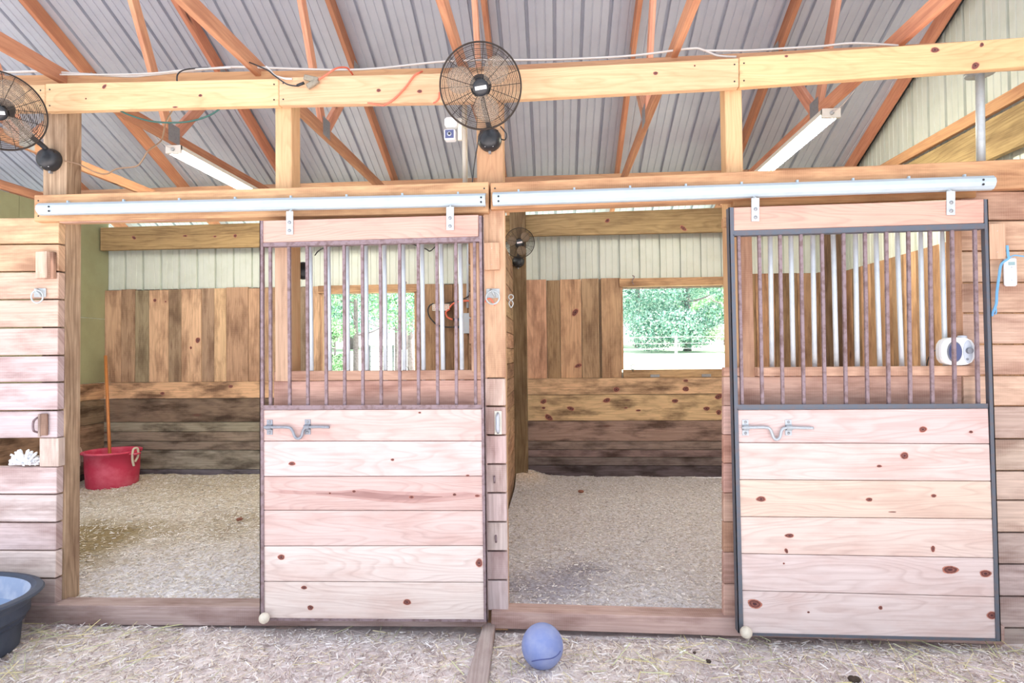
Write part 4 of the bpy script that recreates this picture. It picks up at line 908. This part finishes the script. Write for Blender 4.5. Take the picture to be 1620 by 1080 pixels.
# electrical box, conduit and cords inside the left stall
YE = YB-.02
a, b_ = at(741, 330, YE), at(740, 487, YE); b = MB(); b.tube([b_, a], .016, 12); tag(b.build('conduit_pipe', M_GREYBOX), 'grey conduit pipe going up the back wall of the left stall', 'pipe')
a, b_ = at(733, 495, YE-.05), at(751, 527, YE-.05)
e = thing('outlet_box', 'pale grey electrical outlet box on the back wall of the left stall', 'box', at(742, 527, YE))
b = MB(); b.box(a.x, b_.x, YE-.05, YE-.001, b_.z, a.z); b.build('box', M_GREYBOX, e, bevel=.004)
for yy in (505, 517):
    c = at(724, yy, YE-.03); b = MB(); b.bar(c+Vector((-.05, 0, 0)), c+Vector((.05, 0, 0)), .03, .045, up=(0, 1, 0)); b.build('plug', M_BLACK, e, bevel=.008)
a = at(684, 481, YE-.03); b_ = at(711, 491, YE-.03)
b = MB(); b.box(a.x, b_.x, YE-.035, YE-.031, b_.z, a.z); o = b.build('paper_tag', M_CREAM, bevel=0); tag(o, 'cream paper tag with red print hanging on the cord by the outlet box', 'tag')
b = MB(); rr_ = random.Random(3)
for r_ in range(3):
    x = a.x+.01
    while x < b_.x-.015:
        wd = rr_.uniform(.008, .02); b.box(x, x+wd, YE-.0362, YE-.0352, a.z-.018-r_*.022, a.z-.01-r_*.022); x += wd+.008
b.build('print', M_RED2, o)
cord([(711, 487), (716, 481), (725, 477), (745, 475.5)], YE-.04, .011, M_ORANGE, 'extension_cord', 'orange cord coming in from the right above the outlet box', 'cord')
cord([(712, 489), (706, 493), (707, 500), (712, 504), (716, 505)], YE-.04, .011, M_ORANGE, 'extension_cord', 'orange cord curling down from the paper tag to the outlet box', 'cord')
cord([(686, 480), (680, 483), (677, 490), (679, 500), (685, 508), (692, 514), (704, 517), (716, 517.5)], YE-.03, .008, M_BLACK, 'power_wire', 'black cord looping left of the paper tag in the left stall', 'cord')
cord([(705, 480), (722, 476), (737, 471), (745, 465)], YE-.03, .007, M_BLACK, 'power_wire', 'black cord rising to the right over the outlet box', 'cord')
cord([(498, 404), (505, 396), (520, 390), (548, 389), (590, 386), (640, 384), (672, 393), (680, 397), (690, 389)], YE-.1, .007, M_BLACK, 'power_wire', 'thin black cord strung along the top of the left stall back wall', 'cord')
mbf.v = mbf.v; o = mbf.build('wall_fan', M_BLACK); tag(o, 'black round fan base on the dark post behind the left door bars', 'fan')
post(438, 457, 385, 600, .175, .11, (120, 88, 70), 'dark brown post standing inside the left stall right behind the door bars', z0=.08, z1=2.4)
cord([(767, 478, -.02), (770, 474, -.025), (775, 472, -.028), (780, 478, -.026), (783, 483, -.02)], 0, .004, M_ORANGE, 'orange_string', 'frayed orange string tied to the ring on the middle pillar', 'string')

# ================================================================== BUCKET, FORK HANDLE, TUB, BALL
bc = atz(177, 764, bed1(-4.6, 3.0)); by = 3.12; base = at(178, 765, by); base.z = bed1(base.x, base.y)-.01
e = thing('muck_bucket', 'red rubber muck bucket with rope handles in the back corner of the left stall', 'bucket', base)
sc_ = (CAM-base).length/F
Rt = (at(217, 712, by).x-at(140, 712, by).x)/2; Rb = Rt*.84; H = at(177, 707, by).z-at(177, 763, by).z
b = MB(); b.lathe([(0, .0), (Rb, 0), (Rb+.01, .02), (lerp(Rb, Rt, .5), H*.5), (Rt-.02, H*.93), (Rt, H*.94), (Rt+.004, H), (Rt-.02, H), (Rt-.028, H*.93), (lerp(Rb, Rt, .5)-.01, H*.5), (Rb-.01, .02), (0, .015)], base, 40)
b.build('body', M_RED, e)
for s in (-1, 1):
    x = base.x+s*(Rt+.03); z = base.z+H*.93; yy = base.y-.06
    b = MB(); b.box(min(x-s*.05, x+s*.03), max(x-s*.05, x+s*.03), yy-.05, yy+.05, z-.012, z+.01); b.build('lug', M_RED, e, bevel=.008)
    b = MB(); b.tube(smooth([(x+s*.0, yy-.03, z-.13), (x-s*.01, yy-.04, z-.05), (x, yy-.04, z+.05), (x+s*.02, yy, z+.055), (x+s*.01, yy+.02, z-.03), (x-s*.01, yy-.0, z-.09)]), .012, 8); b.build('rope_handle', M_ROPE, e)
top = at(167, 563, YB-.09); bot = at(173, 705, by+.05)
dn = (bot-top).normalized(); b = MB(); b.tube([top, lerp(top, bot, .5), bot+dn*.28], .017, 12); tag(b.build('tool_pole', M_HANDLE), 'long orange wooden tool handle leaning in the red bucket', 'handle')

# black stock tub at the lower left
tc = Vector((-3.20, -.42, 0)); e = thing('stock_tub', 'large oval black rubber water tub cut by the left edge', 'tub', tc)
H = .305; ax, ay = .52, .36
pr = [(0, .012), (.80, .0), (.84, .02), (.86, H*.45), (.89, H*.50), (.885, H*.55), (.93, H*.62), (.935, H*.78), (.955, H*.82), (.965, H*.9), (1.03, H*.93), (1.055, H*.97), (1.04, H), (.98, H+.004), (.93, H-.01), (.86, H*.7), (.79, .05), (0, .045)]
b = MB(); b.lathe([(r, z) for r, z in pr[:15]], tc, 72, ax, ay, power=2.3, cap=False); o = b.build('body', M_TUB, e); es = o.modifiers.new('edge_split', 'EDGE_SPLIT'); es.split_angle = .6
b = MB(); b.lathe([(r, z) for r, z in pr[14:]], tc, 72, ax, ay, power=2.3, cap=False); b.build('inner_wall', M_TUBIN, e)
b = MB(); b.lathe([(.85, H*.62), (0, H*.62)], tc, 72, ax, ay, power=2.3, cap=False); b.build('water', M_WATER, e)
# ball
bc = at(858, 1014, -.33); R = 32.5*(3.25-.33)/F; bc.z = R-.004
e = thing('ball', 'scuffed blue rubber ball resting on the litter before the right doorway', 'ball', (bc.x, bc.y, 0))
b = MB(); pr = [(0, -R)]+[(R*math.cos(t), R*1.04*math.sin(t)) for t in np.linspace(-PI/2+.08, PI/2-.08, 30)]+[(0, R*1.04)]; b.lathe(pr, bc, 44); b.build('rubber_body', M_BALL, e)
b = MB()
pp = []
for t in np.linspace(0, 1, 14):
    an = lerp(-2.1, -.55, t); el = -.32+.36*t+.06*math.sin(6*t); pp.append(bc+Vector((math.cos(an)*math.cos(el), math.sin(an)*math.cos(el), math.sin(el)*1.04))*R*1.0)
b.tube(pp, .003, 6); b.build('seam', M_SCUFF, e)

# ================================================================== STRAW, SHAVINGS, DUNG
def strands(n, xr, yr, fz, Ls, Ws, cols, name, seed, dens=None, lift=.012):
    r = np.random.default_rng(seed); x = r.uniform(*xr, n*3); y = r.uniform(*yr, n*3)
    if dens: k = r.uniform(0, 1, n*3) < dens(x, y); x, y = x[k], y[k]
    x, y = x[:n], y[:n]; n = len(x)
    L = r.uniform(*Ls, n); W = r.uniform(*Ws, n); a = r.uniform(0, PI, n); tl = r.normal(0, .16, n)
    z = np.array([fz(p, q) for p, q in zip(x, y)])+r.uniform(.001, lift, n)+np.abs(np.sin(tl))*L/2
    dx, dy, dz = np.cos(a)*np.cos(tl)*L/2, np.sin(a)*np.cos(tl)*L/2, np.sin(tl)*L/2
    px, py = -np.sin(a)*W/2, np.cos(a)*W/2; rz = r.uniform(-.5, .5, n)*W
    V = np.empty((n, 4, 3)); 
    for k, (s, t) in enumerate(((-1, -1), (1, -1), (1, 1), (-1, 1))): V[:, k] = np.stack([x+s*dx+t*px, y+s*dy+t*py, z+s*dz+t*rz], 1)
    me = bpy.data.meshes.new(name); me.vertices.add(n*4); me.vertices.foreach_set('co', V.reshape(-1)); me.loops.add(n*4); me.loops.foreach_set('vertex_index', np.arange(n*4, dtype=np.int32))
    me.polygons.add(n); me.polygons.foreach_set('loop_start', np.arange(0, n*4, 4, dtype=np.int32)); me.update(calc_edges=True)
    C = np.array([lin(c) for c in cols]); ci = C[r.integers(0, len(C), n)]*r.uniform(.8, 1.1, (n, 1)); ca = me.color_attributes.new('tone', 'FLOAT_COLOR', 'CORNER')
    ca.data.foreach_set('color', np.repeat(np.concatenate([np.clip(ci, 0, 1), np.ones((n, 1))], 1), 4, 0).reshape(-1)); me.materials.append(M_STRAW)
    o = bpy.data.objects.new(name, me); COL.objects.link(o); o['kind'] = 'stuff'; return o
AC = [(244, 236, 230), (250, 246, 246), (230, 220, 218), (234, 222, 200), (208, 194, 190), (246, 240, 238), (180, 164, 162)]
strands(60000, (-3.6, 3.1), (-1.3, -.03), faz, (.01, .05), (.0015, .005), AC, 'straw_litter', 1)
strands(1000, (-3.6, 3.1), (-1.3, -.04), faz, (.07, .2), (.002, .004), [(222, 212, 160), (230, 220, 180), (210, 214, 170), (196, 200, 160)], 'straw_litter', 2, lift=.03, dens=lambda x, y: .15+.9*(y > -.5)*(np.abs(x-2) < 1.6)+.9*(x < -2)+.5*(np.abs(x) < .5))
SCo = [(240, 238, 236), (248, 246, 248), (216, 206, 194), (232, 224, 212), (198, 188, 176), (244, 242, 242)]
strands(42000, (XL+.1, SIDE1-.02), (.12, YB-.11), bed1, (.01, .04), (.002, .006), SCo, 'shavings', 3, dens=lambda x, y: 1-.75*np.exp(-(((x-pw.x-.1)/.7)**2+((y-pw.y)/.7)**2)*2))
strands(42000, (SIDE2+.03, XR-.02), (.12, YB-.11), bed2, (.006, .028), (.002, .006), [(238, 234, 234), (246, 244, 246), (214, 208, 206), (226, 220, 216), (204, 198, 198)], 'shavings', 4, dens=lambda x, y: 1-.7*np.exp(-(((x-pw3.x)/.4)**2+((y-pw3.y)/.4)**2)*2))
for i, (px, py, r, lab) in enumerate(((1119, 1047, 5, 'small dark dung lump on the litter right of the ball'), (1349, 1078, 8, 'dark dung lump at the bottom edge before the right door'), (1098, 1034, 3.5, 'tiny dark dung crumb upper left of the small dung lump'), (918, 779, 5, 'reddish brown dung lump on the bedding of the right stall'), (379, 823, 5, 'brown dung lump on the bedding of the left stall'))):
    z = .0 if py > 1000 else .1; c = atz(px, py, z+.01); rr = r*(c-CAM).length/F; b = MB()
    for k in range(3):
        o = Vector((random.uniform(-.6, .6)*rr, random.uniform(-.3, .3)*rr, rr*.35)); b.lathe([(0, -rr*.5), (rr*.4, -rr*.35), (rr*.6, 0), (rr*.4, rr*.35), (0, rr*.5)], c+o, 8, sx=random.uniform(.8, 1.2))
    c0 = b.build('dung_lump', M_MANURE if i < 3 else plain('reddish dung %d' % i, (150, 100, 84), .9)); tag(c0, lab, 'dung', 'dung lumps')

# ================================================================== OUTSIDE: TREES AND FENCES
def foliage(centres, n, size, cols, seed):
    r = np.random.default_rng(seed); C = np.array([c[:3] for c in centres]); Rr = np.array([c[3] for c in centres]); w_ = Rr**2; idx = r.choice(len(C), n, p=w_/w_.sum())
    d = r.normal(size=(n, 3)); d /= np.linalg.norm(d, axis=1)[:, None]; rad = Rr[idx]*r.uniform(.35, 1, n)**.5
    P = C[idx]+d*rad[:, None]*np.array([1, 1, .75])
    u = r.normal(size=(n, 3)); u /= np.linalg.norm(u, axis=1)[:, None]; v = np.cross(u, d); v /= np.linalg.norm(v, axis=1)[:, None]+1e-9
    s = r.uniform(.6, 1.4, n)[:, None]*size
    V = np.stack([P-u*s, P-v*s*.5, P+u*s, P+v*s*.5], 1)
    me = bpy.data.meshes.new('foliage'); me.vertices.add(n*4); me.vertices.foreach_set('co', V.reshape(-1)); me.loops.add(n*4); me.loops.foreach_set('vertex_index', np.arange(n*4, dtype=np.int32))
    me.polygons.add(n); me.polygons.foreach_set('loop_start', np.arange(0, n*4, 4, dtype=np.int32)); me.update(calc_edges=True)
    CC = np.array([lin(c) for c in cols]); ci = CC[r.integers(0, len(CC), n)]*r.uniform(.75, 1.15, (n, 1)); ca = me.color_attributes.new('tone', 'FLOAT_COLOR', 'CORNER')
    ca.data.foreach_set('color', np.repeat(np.concatenate([np.clip(ci, 0, 1), np.ones((n, 1))], 1), 4, 0).reshape(-1)); me.materials.append(M_LEAF); return me
def tree(px, Y, trunk_r, h, crown, n, size, cols, label, seed, lean=0):
    x = at(px, 560, Y).x; z0 = gz(x, Y); e = thing('tree', label, 'tree', (x, Y, z0), 'trees outside')
    b = MB(); b.tube([(x, Y, z0-.1), (x+lean*.3, Y, z0+h*.3), (x+lean*.7, Y, z0+h*.65), (x+lean, Y, z0+h)], 0, 10, rr=[trunk_r*1.25, trunk_r, trunk_r*.75, trunk_r*.3]); b.build('trunk', M_BARK, e)
    rr = random.Random(seed)
    for k in range(5):
        zz = z0+h*rr.uniform(.35, .8); a = rr.uniform(0, 2*PI); L = h*rr.uniform(.2, .4); b = MB()
        b.tube(smooth([(x+lean*.5, Y, zz), (x+math.cos(a)*L*.5, Y+math.sin(a)*L*.3, zz+L*.1), (x+math.cos(a)*L, Y+math.sin(a)*L*.6, zz+L*.35)], 4), 0, 6, rr=list(np.linspace(trunk_r*.4, trunk_r*.1, 9))); b.build('branch', M_BARK, e)
    cs = []
    for k in range(crown[0]): cs.append((x+lean+rr.uniform(-1, 1)*crown[1], Y+rr.uniform(-.6, .6)*crown[1], z0+rr.uniform(crown[2], crown[3]), rr.uniform(.5, 1)*crown[4]))
    me = foliage([(a-x, b-Y, c-z0, d) for a, b, c, d in cs], n, size, cols, seed); o = bpy.data.objects.new('foliage', me); COL.objects.link(o); o.parent = e; ORIGIN[o.name] = Vector((x, Y, z0)); return e
GT = [(150, 192, 176), (128, 174, 158), (184, 214, 198), (104, 146, 134), (204, 226, 210)]
GY = [(186, 218, 176), (158, 202, 156), (212, 232, 200), (128, 176, 126)]
GP = [(214, 236, 206), (226, 242, 214), (200, 226, 192)]
tree(1088, 42, .24, 8, (20, 5.2, 1.1, 9, 2.0), 34000, .10, GT, 'large blue green tree with a forked dark trunk beyond the white fence', 21)
tree(1010, 50, .25, 9, (18, 5, 1.2, 11, 2.6), 20000, .12, GT, 'dense blue green tree standing left of the forked tree', 22)
tree(1150, 56, .25, 10, (15, 5, 1.5, 12, 2.6), 16000, .13, GY, 'yellow green tree behind the forked tree at the right', 23)
tree(930, 60, .3, 10, (12, 6, 1.5, 12, 3), 12000, .15, GT, 'blue green tree mostly hidden behind the back boards', 24)
tree(1170, 39, .2, 1.6, (7, 2.2, .4, 2.2, 1.0), 9000, .07, GP, 'pale sunlit bush right of the forked tree trunk', 25)
tree(563, 17, .085, 4.8, (11, 1.9, 2.5, 5, 1.2), 16000, .05, GY+GT[:2], 'slim grey trunked tree nearest behind the left window', 31)
tree(627, 19, .055, 4.8, (10, 2.0, 2.7, 5.2, 1.2), 14000, .05, GT+GY[:2], 'slender tree with a thin trunk in the middle of the left window', 32)
tree(650, 18, .105, 5.2, (11, 2.0, 2.6, 5.4, 1.3), 16000, .05, GT, 'stout trunked tree at the right side of the left window', 33)
tree(530, 16, .035, 2.2, (7, .6, .3, 2.3, .55), 6000, .04, GY, 'bright green sapling at the left side of the left window', 34)
for i, (px, Y) in enumerate(((480, 48), (560, 55), (640, 52), (720, 60))): tree(px, Y, .4, 9, (12, 5, 2.2, 11, 2.6), 12000, .14, GP+GY[:1] if i % 2 else GT[:3], ['pale tree far behind the left window, leftmost of the far row', 'pale tree far behind the slim grey trunked tree', 'far tree behind the slender tree', 'far tree farthest to the right behind the left window'][i], 40+i)
# fences
def fence(pts, Y, z_off, rails, post_r, rail_r, matp, matr, label, name, th=.9):
    x0 = at(pts[0], 550, Y).x; e = thing(name, label, 'fence', (x0, Y, gz(x0, Y)))
    xs = [at(p, 550, Y).x for p in pts]
    for x in xs:
        b = MB(); b.tube([(x, Y, gz(x, Y)-.1), (x, Y, gz(x, Y)+th)], post_r, 10); b.build('fence_post', matp, e)
    for k in rails:
        b = MB(); b.tube([(xs[0], Y-post_r, gz(0, Y)+k), (xs[-1], Y-post_r, gz(0, Y)+k)], rail_r, 6); b.build('rail', matr, e)
fence((900, 1069.5, 1240), 33, 0, (.22, .55, .85, 1.22), .085, .009, M_WHITE, M_WHITE, 'white wire fence with a thick white post, outside the right window', 'wire_fence', 1.3)
fence((585, 622, 665), 20, 0, (.25, .45, .65, .85, 1.05, 1.25), .04, .014, M_GUSSET, M_GUSSET, 'grey horizontal rail fence outside the left window', 'rail_fence', 1.3)
